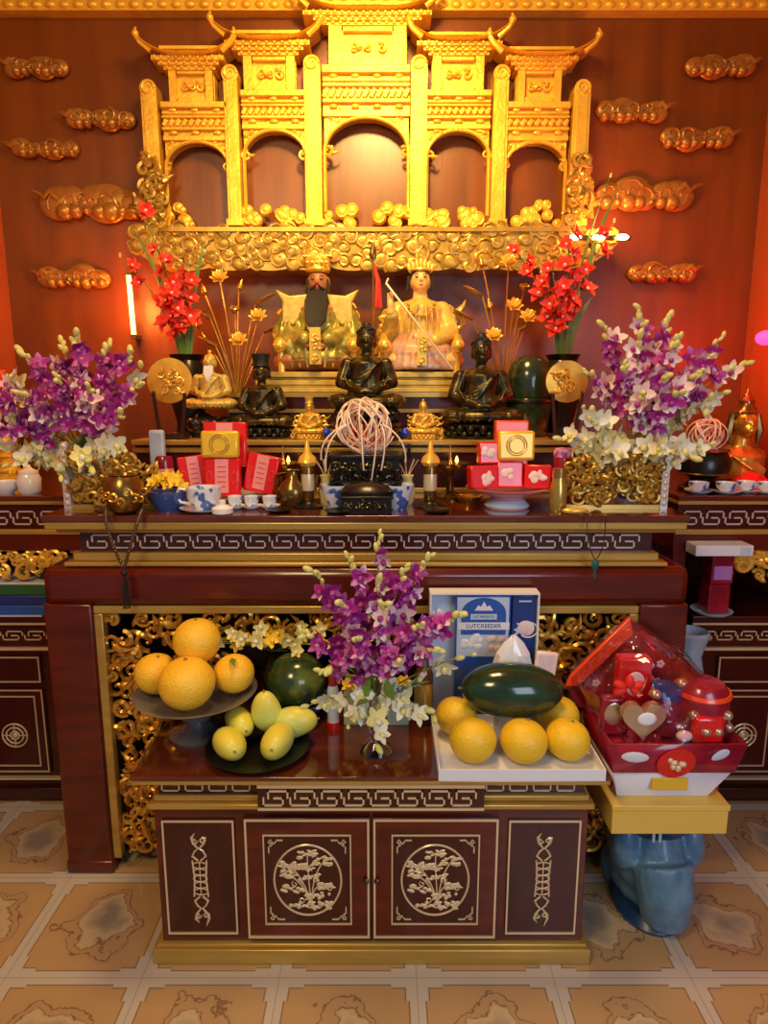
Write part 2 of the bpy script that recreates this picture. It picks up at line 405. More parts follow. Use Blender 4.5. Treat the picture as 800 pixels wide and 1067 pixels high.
g.build('lower_moulding', 'trim_gold', al, bevel=0.005)
G().box(-1.075, 1.075, 0.0, 1.08, 1.0, 1.135).build('apron_beam', 'red_wood', al, bevel=0.03)
for x0, x1 in ((-1.075, -0.915), (0.915, 1.075)):
    for y0 in (0.0, 0.90):
        s_ = -1 if x0 < 0 else 1
        g = G(); g.box(x0, x1, y0, y0+0.16, 0.03, 1.01); g.box(x0-0.004, x1+0.004, y0-0.005, y0+0.165, 0, 0.05)
        g.build('leg', 'red_wood', al, bevel=0.008)
for x0, x1 in ((-1.06, -1.03), (1.03, 1.06)):
    G().box(x0, x1, 0.16, 0.9, 0.1, 1.0).build('side_panel', 'dark_wood', al)
G().box(-0.92, 0.92, 1.03, 1.06, 0.04, 1.0).build('back_panel', 'dark_wood', al)
g = G(); g.box(-0.915, 0.915, 0.012, 0.05, 0.972, 1.0); g.box(-0.915, -0.885, 0.012, 0.05, 0.05, 0.972); g.box(0.885, 0.915, 0.012, 0.05, 0.05, 0.972)
g.build('opening_frame', 'trim_gold', al, bevel=0.004)
for sgn, sd in ((-1, 5), (1, 6)):
    rn = random.Random(sd); pts = []
    for k in range(230):
        z = rn.uniform(0.07, 0.96); wmax = 0.40 if z > 0.70 else 0.16
        x = sgn*(0.875-rn.uniform(0, 1)*wmax)
        if all((x-a)**2+(z-b)**2 > 0.033**2 for a, b in pts): pts.append((x, z))
    g = G(); scrolls(g, pts, sd, 0.045, 0.0075, (0.022, 0.042))
    g.build('carved_bracket', 'gold', al)
rn = random.Random(9); pts = [(x/100+rn.uniform(-.01, .01), rn.uniform(0.875, 0.955)) for x in range(-44, 46, 3)]
g = G(); scrolls(g, pts, 8, 0.045, 0.007, (0.02, 0.038)); g.build('carved_fringe', 'gold', al)

# stepped riser on the altar
S2Y, S2Z = 2.56, 1.52
rs = thing('altar_riser', 'wide red riser with gold edging standing on the altar table behind the offerings', 'riser', (0, S2Y, ZT))
G().box(-0.92, 0.92, 0.02, 0.58, 0, S2Z-ZT-0.02).build('lower_step', 'dark_wood', rs)
g = G(); g.box(-0.93, 0.93, 0.0, 0.58, S2Z-ZT-0.02, S2Z-ZT); g.box(-0.93, 0.93, 0.008, 0.02, S2Z-ZT-0.05, S2Z-ZT-0.03); g.box(-0.93, 0.93, 0.008, 0.02, 0.0, 0.02)
g.build('step_edge', 'trim_gold', rs, bevel=0.003)
PZ = 1.705; PY = 2.82
ru = thing('altar_riser', 'narrower red block on top of the wide riser, under the golden platform', 'riser', (0, PY, S2Z))
G().box(-0.60, 0.50, 0, 0.32, 0, PZ-S2Z).build('block', 'dark_wood', ru)
for a, b in ((0.10, 0.115), (0.02, 0.03), (0.165, 0.184)): G().box(-0.602, 0.502, -0.01, 0.0, a, b).build('gold_edge', 'trim_gold', ru)
g = G(); sz = 1.79-PZ; zz = 0
for i, (inn, h) in enumerate(((0.0, .018), (0.02, .012), (0.012, .02), (0.03, .012), (0.01, .023))):
    g.box(-0.50+inn, 0.42-inn, inn, 0.30, zz, zz+h); zz += h
tag(g.build('statue_platform', 'yellow_robe', loc=(0, PY, PZ), bevel=0.003), 'stepped golden platform under the two large robed statues', 'platform')
SZ = PZ+zz

# ------------------------------------------------------------------ the low cabinet
CX0, CY0 = 0.023, 1.70
cb = thing('offering_cabinet', 'low red wooden cabinet with gold inlay, pushed under the altar and loaded with fruit', 'cabinet', (CX0, CY0, 0))
G().box(-0.635, 0.635, 0.02, 0.70, 0.06, 0.512).build('carcass', 'red_wood', cb, bevel=0.003)
g = G(); g.box(-0.66, 0.66, -0.004, 0.71, 0, 0.05); g.box(-0.65, 0.65, 0.006, 0.705, 0.05, 0.062); g.build('base_moulding', 'trim_gold', cb, bevel=0.004)
g = G(); g.box(-0.648, 0.648, 0.004, 0.71, 0.512, 0.53); g.box(-0.635, 0.635, 0.018, 0.70, 0.53, 0.55); g.build('waist_moulding', 'trim_gold', cb, bevel=0.005)
G().box(-0.62, 0.62, 0.03, 0.69, 0.55, 0.618).build('frieze', 'dark_wood', cb)
for a, b in ((-0.61, -0.335), (0.335, 0.61)):
    g = G(); meander(g, a, b, 0.56, 0.60, 0.03, 4, 0.0042); g.build('key_pattern_inlay', 'inlay', cb, smooth=False)
G().box(-0.675, 0.675, -0.04, 0.72, 0.632, 0.645).build('cabinet_top', 'top_wood', cb, bevel=0.003)
g = G(); g.box(-0.672, 0.672, -0.037, 0.715, 0.618, 0.632); g.build('top_edge', 'trim_gold', cb, bevel=0.003)
dr = G().box(-0.322, 0.322, -0.022, 0.03, 0.532, 0.617).build('pull_out_board', 'dark_wood', cb)
g = G(); meander(g, -0.305, 0.305, 0.548, 0.592, -0.022, 8, 0.0048); g.box(-0.322, 0.322, -0.026, -0.021, 0.602, 0.612); g.box(-0.322, 0.322, -0.026, -0.021, 0.532, 0.539)
g.build('key_pattern_inlay', 'inlay', dr, smooth=False)
def rect(g, x0, x1, z0, z1, y, t=0.005, d=0.004):
    g.box(x0, x1, y-d, y, z0, z0+t); g.box(x0, x1, y-d, y, z1-t, z1); g.box(x0, x0+t, y-d, y, z0+t, z1-t); g.box(x1-t, x1, y-d, y, z0+t, z1-t)
def fret_corner(g, x, z, sx, sz, y, s=0.03, t=0.0035):
    def st(a, b):
        ax, az, bx, bz = x+sx*a[0]*s, z+sz*a[1]*s, x+sx*b[0]*s, z+sz*b[1]*s
        g.box(min(ax, bx)-t/2, max(ax, bx)+t/2, y-0.003, y, min(az, bz)-t/2, max(az, bz)+t/2)
    for path in ([(0, 2.0), (0, 0.9), (.5, .9), (.5, 0), (0, 0), (0, .5), (1.0, .5), (1.0, 0), (2.0, 0)],):
        for a, b in zip(path, path[1:]): st(a, b)
for sx in (-1, 1):
    # fixed outer panel
    x0, x1 = sx*0.402, sx*0.612
    x0, x1 = min(x0, x1), max(x0, x1); xc = (x0+x1)/2
    p = G().box(x0, x1, 0.012, 0.03, 0.095, 0.475).build('side_panel', 'panel_wood', cb)
    g = G(); rect(g, x0, x1, 0.095, 0.475, 0.012); g.build('inlay_border', 'inlay', p, smooth=False)
    g = G(); y = 0.009
    for sz in (-1, 1):
        for s2 in (-1, 1):
            g.tube([(xc+s2*0.004, y, 0.285+sz*0.06), (xc+s2*0.02, y, 0.285+sz*0.075), (xc+s2*0.012, y, 0.285+sz*0.092), (xc+s2*0.002, y, 0.285+sz*0.10), (xc+s2*0.016, y, 0.285+sz*0.118), (xc+s2*0.020, y, 0.285+sz*0.135), (xc+s2*0.010, y, 0.285+sz*0.15-(0.012 if s2 > 0 else 0))], [0.003, .0034, .003, .003, .004, .0045, .001], 5)
            g.spiral(xc+s2*0.012, y, 0.285+sz*0.125, 0.009, 1.2, 0, 0.0022, s2, steps=10)
    for i in range(5):
        g.tube([(xc+0.021*math.cos(a), y, 0.285-0.044+i*0.022+0.011*math.sin(a)) for a in [k*PI/5 for k in range(11)]], 0.002, 4)
    for s2 in (-1, 1): g.tube([(xc+s2*0.021, y, 0.285-0.06), (xc+s2*0.017, y, 0.285), (xc+s2*0.021, y, 0.285+0.06)], 0.0028, 5)
    g.tube([(xc, y, 0.23), (xc, y, 0.34)], 0.002, 4)
    g.build('scroll_inlay', 'inlay', p)
    # door
    x0, x1 = (0.004, 0.372) if sx > 0 else (-0.372, -0.004); xc = (x0+x1)/2
    d = G().box(x0, x1, 0.006, 0.03, 0.085, 0.485).build('door', 'red_wood', cb, bevel=0.002)
    g = G(); rect(g, x0+0.002, x1-0.002, 0.087, 0.483, 0.006, 0.006); g.build('inlay_border', 'inlay', d, smooth=False)
    g = G(); rect(g, x0+0.055, x1-0.055, 0.135, 0.435, 0.004, 0.004); g.build('inner_inlay_border', 'inlay', d, smooth=False)
    G().box(x0+0.058, x1-0.058, 0.0035, 0.0065, 0.138, 0.432).build('centre_panel', 'panel_wood', d)
    g = G(); zc = 0.285
    g.tube([(xc+0.099*math.cos(a), 0.0025, zc+0.117*math.sin(a)) for a in [k*2*PI/40 for k in range(41)]], 0.0032, 6)
    rn = random.Random(21)
    for (bx, bz, bw) in ((-0.055, .05, .03), (0.0, .085, .028), (0.05, .065, .035), (-0.02, .045, .03), (-0.065, .02, .02), (0.0, .01, .045), (-0.045, -.03, .035), (0.05, -.02, .03), (0.03, -.05, .05), (-0.01, -.08, .05), (0.04, -.085, .035), (0.0, .045, .025)):
        for k in range(12):
            g.ell((xc+bx+rn.uniform(-bw, bw)*0.85, 0.002, zc+bz+rn.uniform(-.012, .012)), (rn.uniform(.005, .013), 0.003, rn.uniform(.003, .007)), (0, rn.uniform(-.6, .6), 0), 7, 5)
    for (bx, bz) in ((-.055, .05), (0, .085), (.05, .065), (-.065, .02), (.05, -.02), (-.03, 0)):
        g.tube(bez((xc+0.01, 0.003, zc-0.09), (xc+bx*0.2, 0.002, zc+bz*0.3), (xc+bx, 0.003, zc+bz), 6), 0.0024, 4)
    for q in range(9): g.spiral(xc+rn.uniform(-.06, .07), 0.001, zc+rn.uniform(-.085, .05), 0.009, 1.1, q, 0.0016, steps=9)
    g.build('landscape_medallion', 'inlay', d)
    g = G()
    for ax, az in ((-1, -1), (-1, 1), (1, -1), (1, 1)):
        g = G(); fret_corner(g, xc+ax*0.112, zc+az*0.132, -ax, -az, 0.0035, 0.02); g.build('corner_fret', 'inlay', d, smooth=False)
    hx = x1-0.012 if sx < 0 else x0+0.012
    G().lathe([(0.002, 0), (0.008, 0.002), (0.009, 0.01), (0.004, 0.014)], 10, T=TM((hx, 0.006, 0.285), (PI/2, 0, 0))).build('handle', 'dark_wood', d)

# ------------------------------------------------------------------ side cabinets left and right
def side_unit(x0, x1, dc, label):
    u = thing('side_altar_cabinet', label, 'cabinet', ((x0+x1)/2, 2.50, 0)); h = (x1-x0)/2; dx = dc-(x0+x1)/2
    G().box(-h, h, -0.01, 0.66, ZT-0.02, ZT).build('table_top', 'top_wood', u, bevel=0.003)
    g = G(); g.box(-h, h, -0.006, 0.65, ZT-0.035, ZT-0.02); g.box(-h, h, 0.0, 0.65, 1.155, 1.175); g.build('moulding', 'trim_gold', u, bevel=0.003)
    G().box(-h+0.01, h-0.01, 0.015, 0.64, 1.175, ZT-0.035).build('frieze', 'dark_wood', u)
    g = G(); meander(g, -h+0.02, h-0.02, 1.195, 1.245, 0.015, 6, 0.006); g.build('key_pattern_inlay', 'silver_inlay', u, smooth=False)
    G().box(-h, h, 0.01, 0.64, 1.09, 1.155).build('apron', 'red_wood', u)
    g = G(); rn = random.Random(int(abs(x0)*100)); a0 = 0.21 if x0 > 0 else 0.03; st_ = (2*h-0.03-a0)/13; pts = [(-h+a0+k*st_, 1.0+rn.uniform(-.025, .06)) for k in range(14)]+[(-h+a0+k*st_, 1.06) for k in range(14)]
    scrolls(g, pts, 4, 0.03, 0.008, (0.022, 0.034)); g.build('carved_apron', 'bright_gold', u)
    for lx in (-h+0.03, h-0.03): G().cbox((lx, 0.04, 0.955), (0.05, 0.05, 0.27)).build('post', 'red_wood', u)
    G().box(-h, h, 0.60, 0.64, 0.82, 1.1).build('back_board', 'panel_wood', u)
    b0 = -h+0.10 if x0 > 0 else -h; b1 = h-0.10 if x0 < 0 else h
    G().box(b0, b1, 0.0, 0.64, 0.79, 0.82).build('shelf_top', 'dark_wood', u, bevel=0.003)
    G().box(b0+0.02, b1-0.02, 0.02, 0.63, 0.05, 0.79).build('carcass', 'dark_wood', u)
    for q in ((b0, b1, -0.004, 0.01, 0.785, 0.793), (b0+0.01, b1-0.01, 0.008, 0.02, 0.672, 0.684), (b0, b1, 0.0, 0.02, 0.10, 0.108)):
        G().box(*q).build('gold_line', 'inlay', u, smooth=False)
    g = G(); meander(g, b0+0.03, b1-0.03, 0.715, 0.750, 0.02, 5, 0.005); g.build('lower_key_pattern', 'inlay', u, smooth=False)
    d = G().box(dx-0.135, dx+0.135, 0.008, 0.03, 0.53, 0.65).build('drawer', 'panel_wood', u); g = G(); rect(g, dx-0.13, dx+0.13, 0.535, 0.645, 0.008); g.build('inlay_border', 'inlay', d, smooth=False)
    d = G().box(dx-0.135, dx+0.135, 0.008, 0.03, 0.13, 0.505).build('door', 'panel_wood', u)
    g = G(); rect(g, dx-0.13, dx+0.13, 0.133, 0.502, 0.008); rect(g, dx-0.098, dx+0.098, 0.16, 0.475, 0.008); g.build('inlay_border', 'inlay', d, smooth=False)
    g = G()
    for k in range(3): g.tube([(dx+(0.052-k*0.017)*math.cos(a), 0.005, 0.30+(0.052-k*0.017)*math.sin(a)) for a in [q*PI/10 for q in range(21)]], 0.0035, 5)
    for k in range(8): a = k*PI/4; g.box(-0.018, 0.018, -0.0025, 0.0025, -0.002, 0.002, T=TM((dx+0.034*math.cos(a), 0.005, 0.30+0.034*math.sin(a)), (0, a, 0)))
    g.ell((dx, 0.005, 0.30), (0.012, 0.004, 0.012)); g.build('round_emblem', 'inlay', d)
    g = G(); g.box(b0, b1, 0.0, 0.64, 0, 0.06); g.build('plinth', 'dark_wood', u, bevel=0.004)
side_unit(1.20, 1.775, 1.555, 'dark side cabinet at right of the altar, with cups and a burner on top')
side_unit(-1.695, -1.09, -1.475, 'dark side cabinet at left of the altar, with magazines on its shelf')

# ------------------------------------------------------------------ gilded gate on the back wall
GY = WY-0.060
def gx(px, py): return X(px, py, GY)
def gz(py): return Z(py, GY)
gate = thing('gilded_gate_relief', 'gilded wooden relief of a five-arched temple gate fixed to the back wall', 'wall carving', (0, GY, 0))
def gbox(g, x0, x1, y0, y1, d=0.03, f=0.0):
    ym = (y0+y1)/2; g.box(gx(x0, ym), gx(x1, ym), f-d, 0.055, gz(y1), gz(y0)); return g
PIL = [(154, 170, 97), (238, 252, 82), (319, 336, 72), (427, 444, 72), (511, 526, 82), (592, 609, 97)]
for (a, b, t) in PIL:
    xa, xb = (gx(a, 170), gx(b, 170)); g = G(); g.box(xa, xb, -0.045, 0.055, gz(238), gz(t)); g.box(xa+0.012, xb-0.012, -0.052, -0.04, gz(234), gz(t+6))
    g.box(xa-0.008, xb+0.008, -0.055, 0.055, gz(238), gz(231)); xm = (xa+xb)/2
    g.lathe([(0.036, 0), (0.036, 0.09)], 20, T=TM((xm, 0.04, gz(t)), (PI/2, 0, 0)), sy=1.0); g.spiral(xm, -0.052, gz(t), 0.028, 1.5, 0, 0.006)
    g.build('pillar', 'gate_gold', gate, bevel=0.004)
BAYS = [(170, 238, 110, 149), (252, 319, 98, 137), (336, 427, 72, 124), (444, 511, 98, 137), (526, 592, 110, 149)]
for i, (a, b, y0, y1) in enumerate(BAYS):
    xa, xb = gx(a, y0), gx(b, y0); za, zb = gz(y0), gz(y1); H_ = za-zb
    g = G(); g.box(xa, xb, -0.02, 0.055, zb+H_*0.1, za)
    for k, (q0, q1, dd) in enumerate(((0.0, .16, .045), (.22, .30, .03), (.36, .42, .04), (.66, .74, .04), (.86, 1.0, .03))): g.box(xa, xb, -dd, 0.05, za-H_*q1, za-H_*q0)
    n = int((xb-xa)/0.028)
    for k in range(n):      # zig-zag dentils
        x = xa+(k+0.5)*(xb-xa)/n; g.box(-0.009, 0.009, -0.03, 0.03, -H_*0.10, H_*0.10, T=TM((x, -0.01, za-H_*0.54), (0, 0.5, 0)))
    for k in range(max(3, n//3)):
        x = xa+(k+0.5)*(xb-xa)/max(3, n//3); g.ell((x, -0.03, za-H_*0.19), (0.02, 0.008, 0.012), n=8, k=6); g.ell((x, -0.03, za-H_*0.80), (0.02, 0.008, 0.01), n=8, k=6)
    g.build('beam', 'gate_gold', gate, bevel=0.003)
    # arch spandrels: a slab with a round-headed opening
    xm = (xa+xb)/2; hw = (xb-xa)/2; rim = []; spr = zb-hw*0.72
    oi = [(xm-hw*0.97*math.cos(t*PI/16), spr+hw*0.74*math.sin(t*PI/16)) for t in range(17)]
    g = G(); v = []; f = []
    for (x, z) in oi: v += [(x, -0.015, z), (x, -0.015, zb+0.012), (x, 0.05, z), (x, 0.05, zb+0.012)]
    for k in range(16):
        q = k*4; f += [(q, q+4, q+5, q+1), (q+2, q+3, q+7, q+6), (q, q+2, q+6, q+4)]
    g.add(v, f); g.tube([(x, -0.02, z-0.003) for x, z in [(oi[0][0], spr-0.25)]+oi+[(oi[-1][0], spr-0.25)]], 0.008, 6)
    for s_ in (-1, 1): scrolls(g, [(xm+s_*hw*0.82, zb-0.02), (xm+s_*hw*0.9, spr+0.0), (xm+s_*hw*0.66, zb+0.0)], i, -0.01, 0.005, (0.014, 0.024), 0.004)
    g.build('arch', 'gate_gold', gate)
TOW = [(200, 72, 112, 52, 76, 148, 244, 46), (281, 58, 100, 36, 61, 222, 330, 54), (383, 28, 75, 7, 30, 309, 452, 82), (477, 58, 100, 38, 61, 435, 536, 54), (561, 72, 112, 53, 76, 515, 622, 46)]
for (xc, y0, y1, r0, r1, ra, rb, bw) in TOW:
    xm = gx(xc, y0); k = gx(xc+1, y0)-gx(xc, y0); hw = bw*k/2
    g = G(); g.box(xm-hw, xm+hw, -0.005, 0.055, gz(y1), gz(y0-4))
    for s_ in (-1, 1): g.box(xm+s_*hw*0.82-hw*0.16, xm+s_*hw*0.82+hw*0.16, -0.035, 0.05, gz(y1), gz(y0))
    g.box(xm-hw*0.62, xm+hw*0.62, -0.03, 0.04, gz(y1)+0.005, gz(y1)+0.03); g.box(xm-hw*0.62, xm+hw*0.62, -0.03, 0.04, gz(y0)-0.03, gz(y0))
    for q in range(3): scrolls(g, [(xm+(q-1)*hw*0.36, (gz(y0)+gz(y1))/2)], q, -0.012, 0.004, (0.012, 0.018), 0.002)
    g.build('turret', 'gate_gold', gate, bevel=0.003)
    # roof: bracket courses, sweeping eaves with upturned tips, ridge
    zt, zb = gz(r0), gz(r1); hr = (rb-ra)*k/2; H_ = zt-zb; g = G()
    for j, (w_, a, b, dd) in enumerate(((1.15, 0.0, .14, .04), (1.35, .14, .28, .055), (1.6, .28, .42, .07))):
        g.box(xm-hw*w_, xm+hw*w_, -dd, 0.05, zb+H_*a-0.004, zb+H_*b)
        n = max(5, int(hw*w_*2/0.03))
        for q in range(n): g.ell((xm-hw*w_+(q+0.5)*hw*w_*2/n, -dd, zb+H_*(a+b)/2), (0.010, 0.010, 0.010), n=6, k=5)
    prof = []
    N_ = 24
    for q in range(N_+1):
        u = -1+2*q/N_; lift = 0.62*H_*abs(u)**3.2
        prof.append((xm+u*hr*0.97, zb+H_*0.40+lift, zb+H_*(0.56+0.30*(1-abs(u))**0.5)+lift*1.02))
    v = []; f = []
    for (x, a, b) in prof: v += [(x, -0.105, a), (x, -0.09, a+H_*0.10), (x, -0.03, max(b, a+H_*0.12)), (x, 0.05, max(b, a+H_*0.12)), (x, 0.05, a)]
    for q in range(N_):
        for c_ in range(5): f.append((q*5+c_, q*5+(c_+1) % 5, (q+1)*5+(c_+1) % 5, (q+1)*5+c_))
    f += [(0, 1, 2, 3, 4), tuple(N_*5+q for q in (4, 3, 2, 1, 0))]
    g.add(v, f)
    g.box(xm-hr*0.62, xm+hr*0.62, -0.05, 0.045, zb+H_*0.80, zb+H_*0.93)
    for s_ in (-1, 1):
        x = xm+s_*hr; z = zb+H_*1.0
        g.tube([(x-s_*0.05, -0.08, z-0.04), (x-s_*0.01, -0.09, z-0.012), (x+s_*0.012, -0.09, z+0.022), (x+s_*0.004, -0.09, z+0.045)], [0.012, 0.011, 0.013, 0.004], 7)
        g.ell((x+s_*0.006, -0.09, z+0.02), 0.015, n=8, k=6)
    g.build('roof', 'gate_gold', gate, angle=50)
def lobes(g, pts, y, d):
    for (x, z, r) in pts:
        g.ell((x, y, z), (r, d, r), n=18, k=8)
        g.tube([(x+r*0.72*math.cos(a), y-d*0.72, z+r*0.72*math.sin(a)) for a in [q*PI/6 for q in range(13)]], r*0.07+0.002, 5)
for (px, py, w_, sd) in ((185, 225, 17, 1), (262, 222, 15, 2), (304, 226, 13, 3), (352, 222, 17, 4), (411, 222, 17, 5), (455, 226, 12, 6), (495, 222, 15, 7), (548, 226, 12, 9), (572, 216, 20, 8)):
    rn = random.Random(sd); x = gx(px, py); z = gz(238); k = 0.0044
    g = G(); lobes(g, [(x+rn.uniform(-w_, w_)*k, z+0.01+rn.uniform(0, 1.2*w_)*k*(0.9), rn.uniform(0.018, 0.036)) for q in range(9)], 0.0, 0.022)
    g.build('cloud_tuft', 'yellow_robe' if 0 else 'gate_gold', gate)
# carved cloud ledge under the gate
zl0, zl1 = Z(278, 3.06), Z(240, 3.06)
g = G(); xa, xb = X(136, 260, 3.08), X(640, 260, 3.08)
poly = [(xa, zl1-0.05)]+[(xa+(xb-xa)*t/60, zl0-0.008-0.012*abs(math.sin(t*PI/5))+(0.10*(max(0, abs(t-30)-25)/5)**1.2)) for t in range(61)]+[(xb, zl1-0.05), (xb-0.12, zl1), (xa+0.12, zl1)]
g.prism(poly, -0.10, 0.055)
g.box(xa+0.15, xb-0.15, -0.115, 0.055, zl1-0.012, zl1+0.006)
rn = random.Random(31); n = 0; pts = []
for q in range(700):
    x = rn.uniform(xa+0.02, xb-0.02); z = rn.uniform(zl0, zl1)
    if min(x-xa, xb-x) < 0.18 and z < zl0+0.06: continue
    if all((x-a)**2+(z-b)**2 > 0.040**2 for a, b in pts): pts.append((x, z))
for (x, z) in pts:
    q = rn.uniform(0.026, 0.040); g.ell((x, -0.10, z), (q*1.15, 0.008, q*0.8), (0, rn.uniform(-.4, .4), 0), n=12, k=6); g.spiral(x, -0.106, z, q*0.95, rn.uniform(.8, 1.4), rn.uniform(-1, 4), 0.0058, rn.choice((1, -1)), steps=12, flat=.8)
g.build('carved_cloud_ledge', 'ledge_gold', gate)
for px, sd in ((163, 3), (600, 4)):
    rn = random.Random(sd); g = G(); pts = []
    for q in range(26):
        t = q/25; x = gx(px, 210)+rn.uniform(-1, 1)*0.065*(1-t*0.7); z = gz(240)+t*0.28; pts.append((x, z))
    scrolls(g, pts, sd, -0.05, 0.008, (0.018, 0.032)); lobes(g, [(x, z, 0.02) for x, z in pts[::3]], -0.03, 0.03); g.build('carved_foliage', 'ledge_gold', gate)

# clouds on the wall
def wall_cloud(px, py, w_, h, flip, label):
    k = X(401, py, WY)-X(400, py, WY); W, H_ = w_*k, h*k
    rn = random.Random(int(px*7+py)); g = G(); n = 7
    for q in range(n):
        t = q/(n-1); x = (-0.26+0.74*t)*W; r = H_*(0.34+0.14*math.sin(q*1.9+1)+(0.08 if q > 3 else 0))
        g.ell((x, 0, rn.uniform(-0.08, 0.08)*H_), (r*1.25, 0.018, r), n=16, k=8)
        g.spiral(x, -0.018, rn.uniform(-.12, .12)*H_, r*0.62, 1.2, rn.uniform(0, 6), 0.0045, rn.choice((1, -1)), steps=12)
        g.ell((x+W*0.05, -0.01, -H_*0.25), (r*0.5, 0.028, r*0.5), n=12, k=6)
    g.tube([(-0.26*W, -0.01, 0.05*H_), (-0.34*W, -0.012, 0.26*H_), (-0.40*W, -0.012, 0.10*H_), (-0.45*W, -0.012, 0.20*H_), (-0.54*W, -0.008, 0.30*H_)], [0.016, 0.015, 0.013, 0.010, 0.003], 7)
    x, z = at(px, py, WY-0.02)
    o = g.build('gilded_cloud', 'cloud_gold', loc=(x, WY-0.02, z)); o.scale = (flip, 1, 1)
    tag(o, label, 'wall carving', None)
wall_cloud(98, 124, 68, 22, 1, 'gilded cloud on the wall just left of the outermost gate pillar, near the top')
wall_cloud(40, 155, 68, 20, 1, 'small gilded cloud nearest the left side wall, above the big cloud')
wall_cloud(88, 211, 98, 38, 1, 'large gilded cloud on the left of the wall, biggest of the left clouds')
wall_cloud(70, 289, 70, 24, 1, 'gilded cloud low on the left wall above the left orchids')
wall_cloud(32, 70, 60, 22, 1, 'dim gilded cloud in the top left corner of the back wall')
wall_cloud(757, 69, 66, 24, -1, 'gilded cloud in the top right corner of the back wall')
wall_cloud(665, 116, 68, 24, -1, 'gilded cloud beside the right end roof of the gate')
wall_cloud(733, 144, 70, 24, -1, 'gilded cloud up and right of the large cloud at right')
wall_cloud(680, 203, 92, 34, -1, 'large gilded cloud right of the gate, above the glowing bulbs')
wall_cloud(696, 284, 66, 22, -1, 'gilded cloud low on the right wall above the right orchids')

# lamps on the wall
g = G(); x, z = at(136, 318, 3.12)
t = thing('tube_lamp', 'upright glowing orange lamp tube on the wall behind the left gladioli', 'lamp', (x, 3.12, z))
G().tube([(0.006, 0, -0.13), (0, 0, 0.13)], 0.011, 10).build('glowing_tube', 'tube_glow', t)
g = G(); g.box(-0.012, 0.012, 0.0, 0.08, 0.13, 0.15); g.box(-0.012, 0.012, 0.0, 0.08, -0.15, -0.13); g.build('bracket', 'dark_brass', t)
light('POINT', 'left_tube_light', (x, 3.0, z), None, 6.5, (1.0, 0.25, 0.04), 0.06)
x, z = at(624, 247, 2.92)
t = thing('tube_lamp', 'level row of three glowing bulbs at the right end of the cloud ledge', 'lamp', (x, 2.92, z))
for dx in (-0.10, 0.0, 0.10): G().ell((dx, 0, 0), (0.026, 0.012, 0.012)).build('bulb', 'tube_white', t)
g = G(); g.box(-0.14, 0.14, 0.012, 0.022, -0.01, 0.01); g.box(-0.01, 0.01, 0.02, 0.28, -0.01, 0.01); g.build('bracket', 'dark_brass', t)
light('POINT', 'right_tube_light', (x+0.06, 2.98, z+0.06), None, 6.5, (1.0, 0.30, 0.10), 0.05)
x, z = at(798, 352, 2.75)
t = thing('red_lamp', 'red glowing globe lamp on the right side wall by the golden bust', 'lamp', (x, 2.75, z))
G().ell((0, 0, 0), (0.04, 0.04, 0.03)).build('globe', 'red_glow', t); G().box(0.03, WR-x, -0.015, 0.015, -0.012, 0.012).build('bracket', 'dark_brass', t)
light('POINT', 'red_lamp_light', (x-0.06, 2.80, z), None, 4.5, (1.0, 0.0, 0.015), 0.04)

# ------------------------------------------------------------------ figures
def seated_body(g, lean=0.0, hands='lap', shoulder=0.235, wide=1.0):
    W_ = wide
    g.ell((0, -0.06, 0.10), (0.40*W_, 0.26, 0.10)); g.ell((-0.30*W_, -0.04, 0.10), (0.17, 0.22, 0.10)); g.ell((0.30*W_, -0.04, 0.10), (0.17, 0.22, 0.10))
    g.tube([(0, 0.03, 0.05), (0, 0.03, 0.25), (0, 0.03, 0.42), (0, 0.03, 0.55), (0, 0.03, 0.62)], [0.26, 0.19, 0.20, 0.21, 0.09], 14)
    g.ell((0, 0.03, 0.55), (shoulder, 0.12, 0.085))
    for s_ in (-1, 1):
        g.cap((s_*shoulder*0.98, 0.03, 0.53), (s_*(shoulder+0.07), -0.01, 0.32), 0.082, 0.072)
        if hands == 'lap' or s_ > 0: g.cap((s_*(shoulder+0.07), -0.01, 0.32), (s_*0.07, -0.23, 0.225), 0.068, 0.042)
        else: g.cap((s_*(shoulder+0.07), -0.01, 0.32), (s_*0.26, -0.22, 0.50), 0.066, 0.042)
        if hands == 'lap' or s_ > 0:
            g.ell((s_*0.035, -0.26, 0.215), (0.075, 0.045, 0.028))
            for k in range(4): g.cap((s_*0.03, -0.28+k*0.018, 0.232), (-s_*0.05, -0.285+k*0.018, 0.236), 0.012, 0.010, 6)
        else:
            g.ell((s_*0.26, -0.235, 0.555), (0.035, 0.03, 0.05))
            for k in range(4): g.cap((s_*(0.24+k*0.016), -0.24, 0.59), (s_*(0.24+k*0.018), -0.25, 0.66-abs(k-1.5)*0.01), 0.011, 0.008, 6)
    g.cap((0, 0.03, 0.58), (0, 0.015, 0.70), 0.075, 0.062)
def face(g, z=0.80, r=0.105):
    g.ell((0, 0.0, z), (r, r*1.1, r*1.28)); g.ell((0, -0.03, z-r*0.62), (r*0.62, r*0.8, r*0.6))
    g.tube([(0, -r*1.02, z+r*0.25), (0, -r*1.27, z-r*0.22)], [r*0.09, r*0.17], 6)
    for s_ in (-1, 1):
        g.ell((s_*r*0.40, -r*0.98, z+r*0.18), (r*0.20, r*0.10, r*0.07)); g.ell((s_*r*0.40, -r*1.0, z+r*0.42), (r*0.26, r*0.08, r*0.05))
        g.ell((s_*r*1.0, 0.01, z-r*0.1), (r*0.16, r*0.30, r*0.62))
    g.ell((0, -r*1.02, z-r*0.58), (r*0.30, r*0.12, r*0.10))
